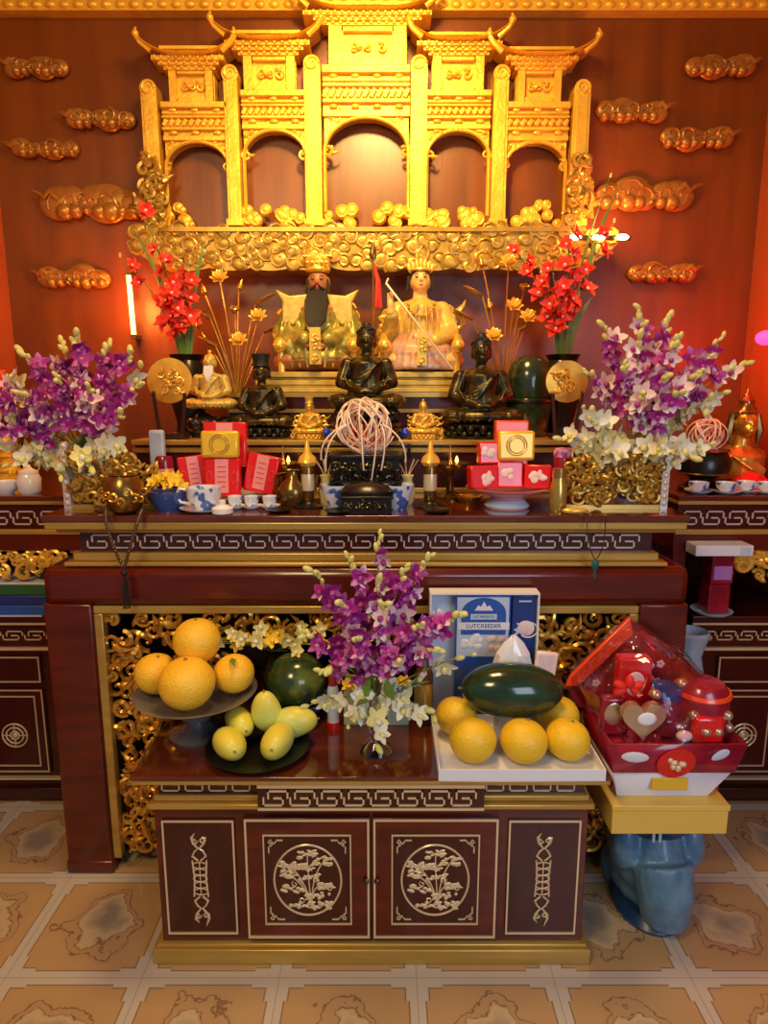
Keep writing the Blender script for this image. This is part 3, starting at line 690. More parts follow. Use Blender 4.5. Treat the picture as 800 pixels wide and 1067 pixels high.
def folds(g, ww=1.0):
    for k in range(4):
        g.tube([(0.20-k*0.03, -0.09-0.02*k, 0.60-k*0.03), (0.06-k*0.02, -0.185, 0.46-k*0.035), (-0.10, -0.18, 0.36-k*0.04), (-0.22, -0.10, 0.30-k*0.035)], 0.012, 6)
    for s_ in (-1, 1):
        for k in range(4):
            g.tube([(s_*(0.05+k*0.07), -0.295+k*0.02, 0.04), (s_*(0.16+k*0.075)*ww, -0.27+k*0.03, 0.12), (s_*(0.30+k*0.03)*ww, -0.15, 0.175)], 0.012, 6)
        g.tube([(s_*0.20, -0.10, 0.56), (s_*0.26, -0.12, 0.40), (s_*0.20, -0.20, 0.27)], 0.014, 6)
def lotus_base(parent, m, r=0.40, h=0.16, n=16):
    g = G(); g.lathe([(r*0.92, 0), (r*0.95, 0.03), (r*0.70, 0.05), (r*0.66, h*0.5), (r*0.9, h*0.85), (r*0.92, h)], 28, sy=0.8)
    for k in range(n):
        a = 2*PI*k/n
        g.ell((r*0.86*math.cos(a), r*0.69*math.sin(a), h*0.66), (0.055, 0.05, 0.06), (0, 0, a), 8, 6)
        a += PI/n; g.ell((r*0.88*math.cos(a), r*0.70*math.sin(a), h*0.30), (0.055, 0.05, 0.045), (0, 0, a), 8, 6)
    return g.build('lotus_base', m, parent)
def buddha(name, label, loc, h, body, base=None, hairm='black_hair', hair='curls', group=None, cat='statue', hands='lap', beard=False):
    t = thing(name, label, cat, loc); t.scale = (h,)*3; z0 = 0
    if base: lotus_base(t, base); z0 = 0.15
    g = G(); seated_body(g, hands=hands); face(g); folds(g)
    g.build('body', body, t, (0, 0, z0), remesh=0.011)
    g = G()
    if hair == 'curls':
        g.ell((0, 0.02, 0.85), (0.113, 0.115, 0.11), n=14, k=10); g.ell((0, 0.02, 0.96), (0.06, 0.06, 0.06)); rn = random.Random(4)
        for k in range(70):
            a = rn.uniform(0, 2*PI); b = rn.uniform(0.15, 1.3); x, y, z = math.cos(a)*math.cos(b), math.sin(a)*math.cos(b), math.sin(b)
            if y < -0.55 and z < 0.5: continue
            g.ell((0.112*x, 0.02+0.115*y, 0.86+0.11*z), 0.016, n=6, k=5)
    elif hair == 'hat':
        g.lathe([(0.11, 0.88), (0.125, 0.90), (0.115, 0.93), (0.12, 1.0), (0.14, 1.07), (0.10, 1.08)], 14, sy=0.85); g.tube([(-0.1, 0.04, 0.9), (-0.12, 0.06, 0.72)], 0.02, 6); g.tube([(0.1, 0.04, 0.9), (0.12, 0.06, 0.72)], 0.02, 6)
    elif hair == 'knot':
        g.ell((0, 0.035, 0.86), (0.10, 0.10, 0.10)); g.ell((0, 0.03, 0.985), (0.035, 0.035, 0.04))
    g.build('hair' if hair != 'hat' else 'hat', hairm, t, (0, 0, z0))
    if beard:
        g = G(); 
        for k in range(7): x = (k-3)*0.022; g.tube([(x, -0.10, 0.74), (x*1.0, -0.15, 0.62), (x*0.5, -0.18, 0.44+abs(k-3)*0.03)], [0.018, 0.022, 0.004], 6)
        g.build('beard', 'porcelain', t, (0, 0, z0))
    return t
X_ = X
buddha('seated_buddha_statue', 'dark bronze seated Buddha on a lotus base, centred behind the incense burner', (X(382, 425, 2.64), 2.64, S2Z+0.065), 0.335, 'bronze', 'black_metal')
tag(G().lathe([(0.15, 0), (0.15, 0.012), (0.13, 0.02), (0.13, 0.045), (0.145, 0.055), (0.145, 0.065)], 28).build('round_pedestal', 'dark_stand', loc=(X(382, 425, 2.64), 2.64, S2Z)), 'round dark pedestal under the centre bronze Buddha', 'pedestal')
buddha('seated_buddha_statue', 'dark bronze seated Buddha on a lotus base, right of the golden platform', (X(500, 455, 2.68), 2.70, S2Z), 0.36, 'bronze', 'black_metal')
buddha('seated_statue', 'dark seated statue in a tall black hat, left of the golden platform', (X(273, 445, 2.68), 2.70, S2Z), 0.275, 'bronze', 'black_metal', hair='hat')
t = buddha('old_man_statue', 'small golden seated old man with white beard on a dark rock', (X(220, 410, 2.74), 2.74, S2Z+0.115), 0.235, 'yellow_robe', None, 'bright_gold', 'knot', beard=True)
g = G(); rn = random.Random(2)
for k in range(14): g.ell((rn.uniform(-.07, .07), rn.uniform(-.04, .04), rn.uniform(0.03, .085)), (rn.uniform(.03, .05), rn.uniform(.03, .045), 0.03))
g.box(-0.075, 0.075, -0.05, 0.05, 0, 0.05)
tag(g.build('rock_pedestal', 'black_metal', loc=(X(220, 410, 2.74), 2.74, S2Z), remesh=0.005), 'dark rock pedestal under the small golden old man', 'pedestal')
for px, lab in ((322, 'small gold seated figure on the riser, left of the incense burner'), (441, 'small gold seated figure on the riser, right of the incense burner')):
    t = buddha('gold_figurine', lab, (X(px, 445, 2.60), 2.62, S2Z), 0.135, 'bright_gold', 'bright_gold', 'bright_gold', 'knot' if px > 400 else 'hat')
    for s_ in (-1, 1): g = G(); scrolls(g, [(s_*q, z) for q, z in ((0.36, .30), (0.42, .45), (.38, .6), (.46, .22), (0.5, .1))], px, 0.05, 0.022, (0.06, 0.11)); g.build('flame_ornament', 'bright_gold', t)

def face_marks(t, z, r):
    for s_ in (-1, 1):
        G().ell((s_*r*0.40, -r*1.07, z+r*0.18), (r*0.17, r*0.05, r*0.055), (0, 0, s_*0.3)).build('eye', 'black_hair', t)
        G().tube([(s_*r*0.20, -r*1.12, z+r*0.40), (s_*r*0.42, -r*1.08, z+r*0.50), (s_*r*0.64, -r*0.92, z+r*0.40)], r*0.035, 5).build('eyebrow', 'black_hair', t)
    G().ell((0, -r*1.12, z-r*0.56), (r*0.22, r*0.07, r*0.07)).build('lips', 'tassel_red', t)
# the two large robed deities on thrones
def throne(t, m, w_=0.5, h=0.62, seed=1, y=0.20):
    g = G(); g.box(-w_*0.9, w_*0.9, y-0.02, y+0.02, 0.0, h*0.86); rn = random.Random(seed); pts = []
    for q in range(400):
        a = rn.uniform(0, PI); x = rn.uniform(-w_, w_); z = rn.uniform(0.05, h)
        if abs(x) < w_*0.45 and z < h*0.8: continue
        if all((x-b)**2+(z-c_)**2 > 0.075**2 for b, c_ in pts): pts.append((x, z))
    scrolls(g, pts, seed, y-0.04, 0.016, (0.045, 0.075), 0.01); g.build('throne_back', m, t)
    for s_ in (-1, 1):
        g = G(); g.tube([(s_*w_*0.93, y, 0.30), (s_*w_*0.95, -0.10, 0.30), (s_*w_*0.92, -0.22, 0.24)], [0.035, 0.035, 0.045], 8); g.ell((s_*w_*0.92, -0.24, 0.22), 0.06); g.tube([(s_*w_*0.92, -0.2, 0.24), (s_*w_*0.9, -0.2, 0.0)], 0.03, 8)
        g.build('armrest', m, t)
h = 0.50
t = thing('king_statue', 'large robed deity with dark face and long black beard on a golden throne', 'statue', (X(333, 388, 2.98), 2.98, SZ)); t.scale = (h,)*3
throne(t, 'bright_gold', 0.34, 0.56, 3)
g = G(); seated_body(g, shoulder=0.22, wide=0.8); face(g, 0.77, 0.092); g.build('body', 'skin_brown', t, (0, 0, 0), remesh=0.012)
g = G(); g.ell((0, -0.05, 0.12), (0.34, 0.27, 0.12)); g.ell((-0.24, -0.05, 0.22), (0.17, 0.20, 0.16)); g.ell((0.24, -0.05, 0.22), (0.17, 0.20, 0.16))
g.tube([(0, 0.02, 0.1), (0, 0.02, 0.5), (0, 0.03, 0.62)], [0.24, 0.215, 0.11], 14)
for s_ in (-1, 1):
    g.cap((s_*0.22, 0.03, 0.54), (s_*0.31, -0.04, 0.32), 0.10, 0.11); g.cap((s_*0.31, -0.04, 0.32), (s_*0.10, -0.24, 0.27), 0.10, 0.075)
    for k in range(4): g.tube([(s_*(0.07+k*0.07), -0.30+k*0.03, 0.03), (s_*(0.10+k*0.075), -0.26+k*0.03, 0.30), (s_*(0.12+k*0.06), -0.12, 0.44)], 0.015, 6)
g.build('robe', 'olive_robe', t, remesh=0.012)
g = G()
for s_ in (-1, 1):
    g = G(); g.prism([(s_*0.08, 0.66), (s_*0.24, 0.645), (s_*0.36, 0.70), (s_*0.30, 0.60), (s_*0.31, 0.42), (s_*0.20, 0.40), (s_*0.12, 0.50)], -0.12, 0.0)
    g.build('shoulder_cape', 'yellow_robe', t, bevel=0.015)
g = G(); g.prism([(-0.05, 0.06), (0.05, 0.06), (0.045, 0.36), (-0.045, 0.36)], -0.36, -0.30); scrolls(g, [(0, .12), (0, .2), (0, .28)], 3, -0.365, 0.008, (0.025, 0.035)); g.build('apron_panel', 'bright_gold', t, bevel=0.01)
g = G(); g.lathe([(0.095, 0.85), (0.11, 0.87), (0.10, 0.90), (0.115, 0.96), (0.09, 0.98)], 16); g.box(-0.13, 0.13, -0.06, 0.06, 0.975, 0.99)
for k in range(5): g.ell(((k-2)*0.04, -0.10, 0.92), 0.017, n=8, k=6)
g.build('crown', 'bright_gold', t, bevel=0.004)
g = G()
for k in range(9): x = (k-4)*0.019; g.tube([(x*0.8, -0.085, 0.70), (x*1.1, -0.16, 0.60), (x*0.9, -0.27, 0.42), (x*0.6, -0.31, 0.30+abs(k-4)*0.02)], [0.015, 0.021, 0.019, 0.006], 6)
for s_ in (-1, 1): g.tube([(s_*0.085, -0.04, 0.79), (s_*0.10, -0.08, 0.68), (s_*0.09, -0.12, 0.60)], [0.01, 0.016, 0.004], 6); g.tube([(s_*0.01, -0.105, 0.735), (s_*0.06, -0.11, 0.70)], 0.01, 6)
g.build('beard', 'black_hair', t)
face_marks(t, 0.77, 0.092)

t = thing('queen_statue', 'large robed deity with pale gold face and crown, holding a long staff', 'statue', (X(437, 388, 2.98), 2.98, SZ)); t.scale = (h,)*3
throne(t, 'bright_gold', 0.34, 0.56, 7)
g = G(); seated_body(g, hands='raised', shoulder=0.19, wide=0.75); face(g, 0.79, 0.088); g.build('body', 'skin_gold', t, remesh=0.012)
g = G(); g.tube([(0, 0.02, 0.25), (0, 0.02, 0.42), (0, 0.02, 0.55), (0, 0.03, 0.63)], [0.20, 0.19, 0.20, 0.09], 14)
g.ell((0, 0.03, 0.56), (0.20, 0.13, 0.08))
for s_ in (-1, 1):
    g.cap((s_*0.19, 0.03, 0.53), (s_*0.26, -0.02, 0.34), 0.092, 0.092)
    g.cap((s_*0.26, -0.02, 0.34), ((0.12, -0.22, 0.26) if s_ > 0 else (-0.25, -0.19, 0.47)), 0.085, 0.062)
    for k in range(3): g.tube([(s_*(0.04+k*0.045), -0.19, 0.58-k*0.02), (s_*(0.05+k*0.05), -0.20, 0.36)], 0.011, 6)
g.build('upper_robe', 'yellow_robe', t, remesh=0.012)
g = G(); g.ell((0, -0.06, 0.16), (0.30, 0.26, 0.16)); v = []
g.lathe([(0.36, 0.02), (0.36, 0.06), (0.31, 0.18), (0.24, 0.28), (0.20, 0.34)], 30, c=(0, -0.04, 0), sy=0.8)
for k in range(15): a = PI+PI*k/14; g.tube([(0.34*math.cos(a), -0.04+0.28*math.sin(a), 0.03), (0.30*math.cos(a), -0.04+0.25*math.sin(a), 0.18), (0.20*math.cos(a), -0.03+0.17*math.sin(a), 0.33)], [0.022, 0.016, 0.01], 6)
g.build('skirt', 'lilac_robe', t, remesh=0.012)
g = G(); g.prism([(-0.04, 0.05), (0.04, 0.05), (0.04, 0.33), (-0.04, 0.33)], -0.37, -0.33); scrolls(g, [(0, .10), (0, .18), (0, .26)], 3, -0.375, 0.007, (0.02, 0.03))
g.build('sash', 'bright_gold', t, bevel=0.006)
g = G()
for k in range(11): a = PI+PI*k/10; g.ell((0.11*math.cos(a), -0.185, 0.56+0.09*math.sin(a)), 0.014, n=8, k=6)
g.build('necklace', 'gold', t)
g = G(); g.ell((0, 0.02, 0.82), (0.10, 0.10, 0.11)); 
for s_ in (-1, 1): g.tube([(s_*0.09, 0.0, 0.82), (s_*0.115, 0.0, 0.70)], [0.03, 0.018], 7)
g.build('hair', 'black_hair', t)
g = G(); g.tube([(0.095*math.cos(a), 0.01-0.10*abs(math.sin(a)), 0.87) for a in [k*PI/10 for k in range(11)]], 0.014, 6)
for k in range(7): x = (k-3)*0.032; g.ell((x, -0.075+abs(x)*0.5, 0.92-abs(x)*0.35), (0.022, 0.012, 0.045), (0, x*4, 0), 8, 6); g.ell((x*1.35, -0.06+abs(x)*.5, 0.975-abs(x)*0.7), 0.013, n=8, k=6)
g.build('crown', 'bright_gold', t)
g = G(); g.tube([(-0.28, -0.27, 0.76), (-0.245, -0.275, 0.60), (0.28, -0.31, 0.04)][0:1]+[(-0.30, -0.28, 0.72), (0.25, -0.40, 0.02)], 0.010, 7); g.build('staff', 'inlay', t); face_marks(t, 0.79, 0.088)
# red tassel pole between the deities
t = thing('tasselled_spear', 'thin gold spear with a hanging red tassel between the two robed deities', 'spear', (X(389, 388, 2.90), 2.90, SZ))
G().tube([(0, 0, 0), (0, 0, 0.48)], 0.0045, 8).build('shaft', 'brass', t); g = G(); g.lathe([(0.004, 0.0), (0.018, 0.02), (0.012, 0.05), (0.002, 0.075)], 10, sy=0.4); g.build('tip', 'dark_brass', t, (0, 0, 0.46))
g = G()
for k in range(9): a = k*0.7; g.tube([(0.004, 0, 0.45), (0.02+0.006*math.cos(a), 0.006*math.sin(a), 0.38), (0.022+0.014*math.cos(a), 0.012*math.sin(a), 0.27)], [0.004, 0.006, 0.003], 5)
g.build('tassel', 'tassel_red', t)

# ------------------------------------------------------------------ flowers
def orchid_mesh(name, m, core):
    g = G()
    for k in range(5):
        a = k*2*PI/5+PI/2; L = 0.021 if k % 2 else 0.024
        g.petal(L, 0.017 if k in (1, 4) else 0.013, Matrix.Rotation(a-PI/2, 4, 'Z') @ Euler((0.25, 0, 0)).to_matrix().to_4x4(), 0.15, 0.12)
    g.cur = 1; g.ell((0, -0.004, 0.006), (0.0055, 0.007, 0.006), n=8, k=6); g.petal(0.014, 0.010, Matrix.Rotation(PI, 4, 'Z') @ Euler((0.7, 0, 0)).to_matrix().to_4x4(), 0.3, 0.3)
    o = g.build(name, [m, core]); me = o.data; bpy.data.objects.remove(o); return me
OR = {'purple': orchid_mesh('orchid_purple', 'petal_purple', 'petal_magenta'), 'magenta': orchid_mesh('orchid_magenta', 'petal_magenta', 'petal_purple'),
      'pink': orchid_mesh('orchid_pink', 'petal_pink', 'petal_purple'), 'white': orchid_mesh('orchid_white', 'petal_white', 'petal_cream'),
      'cream': orchid_mesh('orchid_cream', 'petal_cream', 'petal_white'), 'yellow': orchid_mesh('flower_yellow', 'petal_yellow', 'bright_gold')}
g = G(); g.ell((0, 0, 0.009), (0.0055, 0.0055, 0.010), n=8, k=6); o = g.build('bud', 'bud'); BUD = o.data; bpy.data.objects.remove(o)
g = G()
for k in range(6): g.petal(0.036, 0.026, Matrix.Rotation(k*PI/3, 4, 'Z') @ Euler((0.55 if k % 2 else 0.9, 0, 0)).to_matrix().to_4x4(), -0.25, 0.25)
g.cur = 1; g.ell((0, 0, 0.008), 0.006, n=8, k=6); o = g.build('gladiolus', ['petal_red', 'petal_pink']); GLAD = o.data; bpy.data.objects.remove(o)
def put(me, name, parent, p, d, roll=0.0, sc=1.0):
    o = bpy.data.objects.new(name, me); COL.objects.link(o); o.parent = parent; o.location = p
    q = Vector(d).to_track_quat('Z', 'Y'); o.rotation_mode = 'QUATERNION'; o.rotation_quaternion = q @ Euler((0, 0, roll)).to_quaternion(); o.scale = (sc,)*3
    return o
def orchid_spray(t, gs, tip, rn, kinds, nb, sc=1.0, t0=0.38, buds=4, lift=0.10, fwd=-0.3, base=(0, 0, 0), counter=None, jit=0.022):
    tip = Vector(tip); base = Vector(base); mid = (base+tip)/2+Vector((0, 0, lift)); P = bez(base, mid, tip, 12)
    gs.tube(P, [0.0028]*9+[0.002, 0.0018, 0.0015, 0.001], 5)
    def pos(s_): k = min(11, int(s_*12)); f_ = s_*12-k; return P[k].lerp(P[k+1], f_)
    for i in range(nb):
        s_ = t0+(0.86-t0)*(i+rn.random()*0.6)/max(1, nb)
        p = pos(s_)+Vector((rn.uniform(-1, 1), rn.uniform(-1, 0.4), rn.uniform(-1, 1)))*jit
        d = Vector((rn.uniform(-0.8, 0.8)+p.x*1.5, -1.0+rn.uniform(-.3, .6), rn.uniform(-0.6, 0.7)))
        kd = rn.choice(kinds); nm = 'white_blossom' if kd in ('white', 'cream') else 'blossom'
        put(OR[kd], nm, t, p, d, rn.uniform(-.6, .6), sc*rn.uniform(0.85, 1.2))
    for i in range(buds):
        s_ = 0.84+0.16*i/max(1, buds-1); p = pos(min(0.999, s_)); d = (tip-mid).normalized()+Vector((rn.uniform(-.9, .9), rn.uniform(-.9, .3), rn.uniform(-.5, .8)))
        put(BUD, 'bud', t, p, d, 0, sc*rn.uniform(0.7, 1.25))
def leaves(name, parent, items, m='leaf'):
    g = G()
    for (p, d, L, W_) in items:
        q = Vector(d).to_track_quat('Y', 'Z').to_matrix().to_4x4(); g.petal(L, W_, Matrix.Translation(p) @ q, rn_c.uniform(-.3, .3), 0.15, 5)
    return g.build(name, m, parent)
rn_c = random.Random(77)
def bouquet(label, loc, tips, kinds, seed, sc=1.0, white=None, nb=8, name='orchid_bouquet', nleaf=10):
    rn = random.Random(seed); t = thing(name, label, 'flowers', loc); gs = G()
    for tip in tips: orchid_spray(t, gs, tip, rn, kinds, nb, sc)
    for (tip, n) in (white or []): orchid_spray(t, gs, tip, rn, ['white', 'white', 'white', 'cream'], n, sc*1.05, t0=0.15, buds=2, lift=0.04)
    gs.build('stems', 'stem', t)
    leaves('foliage', t, [((rn.uniform(-.05, .05), rn.uniform(-.05, .02), rn.uniform(0, .05)), (rn.uniform(-1, 1), rn.uniform(-.8, .2), rn.uniform(0.0, .9)), rn.uniform(.08, .14), 0.03) for k in range(nleaf)])
    return t
def vase(label, loc, prof, m, name='vase', n=28, cat='vase'):
    return tag(G().lathe(prof, n).build(name, m, loc=loc), label, cat)
# left orchids
PU = ['purple', 'purple', 'purple', 'magenta', 'magenta', 'pink']
VL = (X(92, 505, 2.33), 2.33, ZT); vh = 0.17
VP = [(0.05, 0), (0.055, 0.01), (0.075, 0.06), (0.085, 0.11), (0.07, 0.15), (0.075, vh), (0.065, vh), (0.055, 0.13), (0.0, 0.12)]
vase('blue and white porcelain vase behind the left carved gold screen', VL, VP, 'blue_porcelain')
k = 0.00345
def tipof(px, py, c_, y=0.0): return ((px-c_[0])*k, y, (c_[1]-py)*k)
c_ = (92, 470)
bouquet('purple and white orchid bouquet in a porcelain vase at the left end of the altar', (VL[0], VL[1]+0.0, ZT+vh-0.02),
        [tipof(a, b, c_, y) for a, b, y in ((95, 345, -.02), (45, 362, -.05), (10, 385, -.08), (0, 420, -.10), (150, 360, -.02), (165, 392, -.10), (150, 420, -.16), (70, 350, 0.05), (120, 352, 0.04), (30, 400, -.16), (95, 385, -.18), (60, 400, -.2), (125, 395, -.18), (22, 440, -.15))],
        PU, 5, 1.65, [(tipof(150, 455, c_, -.14), 9), (tipof(35, 468, c_, -.14), 9), (tipof(90, 478, c_, -.18), 8), (tipof(15, 375, c_, -.05), 8), (tipof(155, 375, c_, 0.0), 7), (tipof(5, 410, c_, -.12), 7), (tipof(120, 470, c_, -.18), 8), (tipof(10, 455, c_, -.1), 8)], nb=9)
# right orchids
VR = (X(657, 505, 2.33), 2.33, ZT)
vase('pale blue porcelain vase behind the right carved gold screen', VR, VP, 'blue_porcelain')
c_ = (657, 470)
bouquet('large white, pink and purple orchid bouquet at the right end of the altar', (VR[0], VR[1], ZT+vh-0.02),
        [tipof(a, b, c_, y) for a, b, y in ((655, 318, 0.0), (690, 325, 0.05), (742, 345, 0.02), (758, 372, -.04), (620, 335, 0.0), (680, 350, -.12), (640, 350, -.14), (660, 385, -.2), (700, 380, -.15), (625, 375, -.16), (675, 400, -.22), (640, 400, -.2), (720, 365, -.05), (600, 380, -.05))],
        ['purple', 'magenta', 'magenta', 'pink', 'pink', 'pink'], 8, 1.65, [(tipof(575, 445, c_, -.1), 12), (tipof(590, 415, c_, -.14), 11), (tipof(615, 455, c_, -.18), 11), (tipof(660, 455, c_, -.22), 9), (tipof(735, 400, c_, -.06), 10), (tipof(715, 450, c_, -.14), 10), (tipof(745, 385, c_, -.04), 6), (tipof(690, 460, c_, -.2), 9), (tipof(595, 470, c_, -.1), 10)], nb=8)

# gladioli
def gladioli(label, loc, stems, seed, leafs, n0=0.35):
    rn = random.Random(seed); t = thing('gladiolus_bouquet', label, 'flowers', loc); gs = G()
    for (tip, n) in stems:
        tip = Vector(tip); P = bez((0, 0, -0.05), (tip.x*0.25, tip.y*0.3, tip.z*0.55), tip, 12); gs.tube(P, [0.005]*8+[0.004, 0.0035, 0.003, 0.002, 0.001], 6)
        for i in range(n):
            s_ = n0+(0.9-n0)*i/max(1, n-1); q = min(11, int(s_*12)); p = P[q].lerp(P[q+1], s_*12-q)
            sg = 1 if i % 2 else -1
            put(GLAD, 'blossom', t, p+Vector((sg*0.014, -0.012, 0)), (sg*rn.uniform(0.3, 1.0), -1, rn.uniform(0.1, 0.8)), rn.uniform(0, 6), (1.5-0.55*i/max(1, n))*rn.uniform(0.9, 1.1))
        for i in range(3): put(BUD, 'bud', t, P[12-i], (rn.uniform(-.5, .5), -.3, 1), 0, 1.0-0.2*i)
    gs.build('stems', 'leaf', t)
    g = G()
    for (x, y, z) in leafs:
        P = bez((x*0.1, 0, -0.05), (x*0.3, y*0.5, z*0.6), (x, y, z), 8); g.tube(P, [0.008, 0.012, 0.013, 0.012, 0.011, 0.009, 0.007, 0.004, 0.001], 6, flat=0.3)
    g.build('sword_leaves', 'leaf', t); return t
kk = 0.0042
VG = [(0.05, 0), (0.06, 0.01), (0.055, 0.05), (0.085, 0.18), (0.09, 0.26), (0.06, 0.32), (0.075, 0.345), (0.065, 0.345), (0.05, 0.31), (0.0, 0.30)]
lg = (X(196, 400, 2.92), 2.92, S2Z); vase('tall black vase holding the left red gladioli', lg, VG, 'black_metal')
gladioli('red gladioli in the left black vase behind the golden old man', (lg[0], lg[1], S2Z+0.35), [((-62*kk, 0, 95*kk), 4), ((-22*kk, -.05, 108*kk), 7), ((12*kk, -.06, 85*kk), 7), ((-10*kk, -.10, 62*kk), 6), ((22*kk, -.03, 100*kk), 0), ((-40*kk, -.03, 150*kk), 2)], 3,
         [(-50*kk, 0, 125*kk), (-10*kk, 0, 60*kk), (10*kk, -.05, 70*kk), (25*kk, 0, 110*kk), (-25*kk, -.05, 50*kk), (5*kk, 0, 40*kk)])
rg = (X(585, 400, 2.92), 2.92, S2Z); vase('tall black vase holding the right red gladioli', rg, VG, 'black_metal')
gladioli('red gladioli in the right black vase behind the white orchids', (rg[0], rg[1], S2Z+0.35), [((-62*kk, -.04, 108*kk), 7), ((-2*kk, -.05, 125*kk), 8), ((45*kk, 0, 128*kk), 5), ((-30*kk, -.08, 75*kk), 5), ((38*kk, 0.0, 170*kk), 0), ((-20*kk, -.03, 90*kk), 3)], 6,
         [(-30*kk, 0, 95*kk), (12*kk, -.04, 70*kk), (30*kk, 0, 60*kk), (-12*kk, -.05, 55*kk), (50*kk, 0, 165*kk), (5*kk, 0, 45*kk)])
# small gladioli peeping at far left over the side cabinet
lg = (X(14, 470, 2.86), 2.86, ZT); vase('slim dark vase with orange-red flowers standing on the left side cabinet', lg, [(r*0.7, z*0.8) for r, z in VG], 'dark_brass')
gladioli('orange-red gladioli in the slim vase on the left side cabinet', (lg[0], lg[1], ZT+0.26), [((-.03, -.03, .22), 6), ((.06, -.04, .20), 6)], 9, [(-.06, 0, .2), (.08, 0, .16)], 0.5)

# gilded lotus sprays
def lotus_spray(label, loc, items, seed):
    rn = random.Random(seed); t = thing('gilded_lotus_spray', label, 'ornament', loc); gs = G()
    vs = G().lathe([(0.04, 0), (0.045, 0.01), (0.03, 0.05), (0.05, 0.12), (0.04, 0.17), (0.05, 0.18), (0.03, 0.18), (0.0, 0.16)], 20).build('vase', 'dark_brass', t)
    for (x, z, kind) in items:
        p = Vector((x, rn.uniform(-.04, .03), z)); gs.tube(bez((0, 0, 0.15), (x*0.3, 0, z*0.6), p, 8), 0.003, 5)
        g = G()
        if kind == 'lotus':
            for ring, (nn, tilt, L) in enumerate(((7, 0.5, 0.05), (6, 0.95, 0.048), (4, 1.3, 0.04))):
                for q in range(nn): g.petal(L, 0.024, TM((0, 0, 0), (0.9, 0, 0)) @ Matrix.Rotation(q*2*PI/nn+ring*0.4, 4, 'Z') @ Euler((tilt, 0, 0)).to_matrix().to_4x4(), 0.1, 0.3)
            g.build('gilded_lotus', 'bright_gold', t, p, solid=0.002)
        elif kind == 'pod':
            g.lathe([(0.006, 0), (0.02, 0.02), (0.024, 0.026), (0.02, 0.03)], 14, T=TM((0, 0, 0), (0.4, 0, 0)))
            for q in range(6): g.ell((0.012*math.cos(q), -0.01+0.012*math.sin(q), 0.03), 0.003, n=6, k=4)
            g.build('seed_pod', 'gold', t, p)
        elif kind == 'bud':
            g.lathe([(0.002, 0), (0.014, 0.015), (0.012, 0.03), (0.001, 0.055)], 10, T=TM((0, 0, 0), (0, 0.3*(1 if x > 0 else -1), 0))); g.build('lotus_bud', 'gold', t, p)
        else:
            g.petal(0.10, 0.06, TM((0, 0, 0), (0.3, 0, -1.2 if x > 0 else 1.2)), 0.2, 0.25, 6); g.build('gilded_leaf', 'cloud_gold', t, p, solid=0.002)
    gs.build('stems', 'gold', t); return t
lotus_spray('gilded lotus spray left of the robed deities, behind the hatted statue', (X(247, 400, 2.98), 2.98, S2Z), [(-.10, .50, 'leaf'), (.01, .52, 'pod'), (.02, .40, 'lotus'), (-.08, .38, 'leaf'), (.10, .56, 'leaf'), (.13, .44, 'leaf'), (-.16, .46, 'bud'), (.02, .62, 'bud'), (.07, .30, 'bud'), (-.05, .66, 'lotus'), (-.12, .60, 'bud'), (0.11, 0.5, 'lotus')], 4)
lotus_spray('gilded lotus spray right of the robed deities, behind the right Buddha', (X(524, 400, 2.98), 2.98, S2Z), [(-.05, .42, 'lotus'), (-.10, .60, 'leaf'), (-.06, .54, 'bud'), (.04, .55, 'lotus'), (.08, .62, 'pod'), (-.14, .50, 'leaf'), (.0, .72, 'lotus'), (.06, .45, 'leaf'), (-.10, .72, 'bud'), (.10, .5, 'lotus')], 5)

# ------------------------------------------------------------------ carved gold screens at the table ends
def screen(x0, x1, label, sd):
    t = thing('carved_screen', label, 'screen', ((x0+x1)/2, 2.215, ZT)); h = (x1-x0)/2; H_ = 0.20
    for s_ in (-1, 1):
      if (s_ > 0) == (x0 > 0):
        g = G(); g.box(s_*h-0.012*(s_+1), s_*h-0.012*(s_-1), -0.012, 0.012, 0, H_+0.01); g.ell((s_*h-s_*0.012, 0, H_+0.015), 0.016)
        for k in range(8): g.ell((s_*h-s_*0.012, -0.014, 0.02+k*0.024), (0.009, 0.004, 0.010), n=8, k=6)
        g.build('corner_post', 'silver_inlay', t)
        g = G(); g.box(s_*h-0.008*(s_+1), s_*h-0.008*(s_-1), 0.012, 0.20, 0, 0.018); g.box(s_*h-0.008*(s_+1), s_*h-0.008*(s_-1), 0.012, 0.20, H_-0.04, H_-0.02)
        for k in range(6): g.tube([(s_*(h-0.008), 0.03+k*0.03, 0.01), (s_*(h-0.008), 0.045+k*0.03, 0.09), (s_*(h-0.008), 0.03+k*0.03, H_-0.03)], 0.006, 5)
        g.build('side_rail', 'gold', t)
    g = G(); g.box(-h, h, -0.008, 0.008, 0, 0.014); g.build('bottom_rail', 'trim_gold', t)
    rn = random.Random(sd); pts = []
    for k in range(400):
        x = rn.uniform(-h+0.03, h-0.03); z = rn.uniform(0.038, H_-0.035+0.03*math.sin(x*40))
        if all((x-a)**2+(z-b)**2 > 0.021**2 for a, b in pts): pts.append((x, z))
    g = G(); scrolls(g, pts, sd, 0.0, 0.0055, (0.014, 0.026), 0.02, 0.7); g.build('carved_scrollwork', 'ledge_gold', t)
screen(-1.035, -0.70, 'carved gold openwork screen in front of the left porcelain vase of orchids', 11)
screen(0.665, 1.03, 'carved gold openwork screen in front of the right porcelain vase of orchids', 12)
t = thing('carved_bowl', 'round dark bowl with gold relief before the left carved screen', 'bowl', (X(126, 520, 2.10)-0.0, 2.155-0.01, ZT))
t.location.y = 2.128
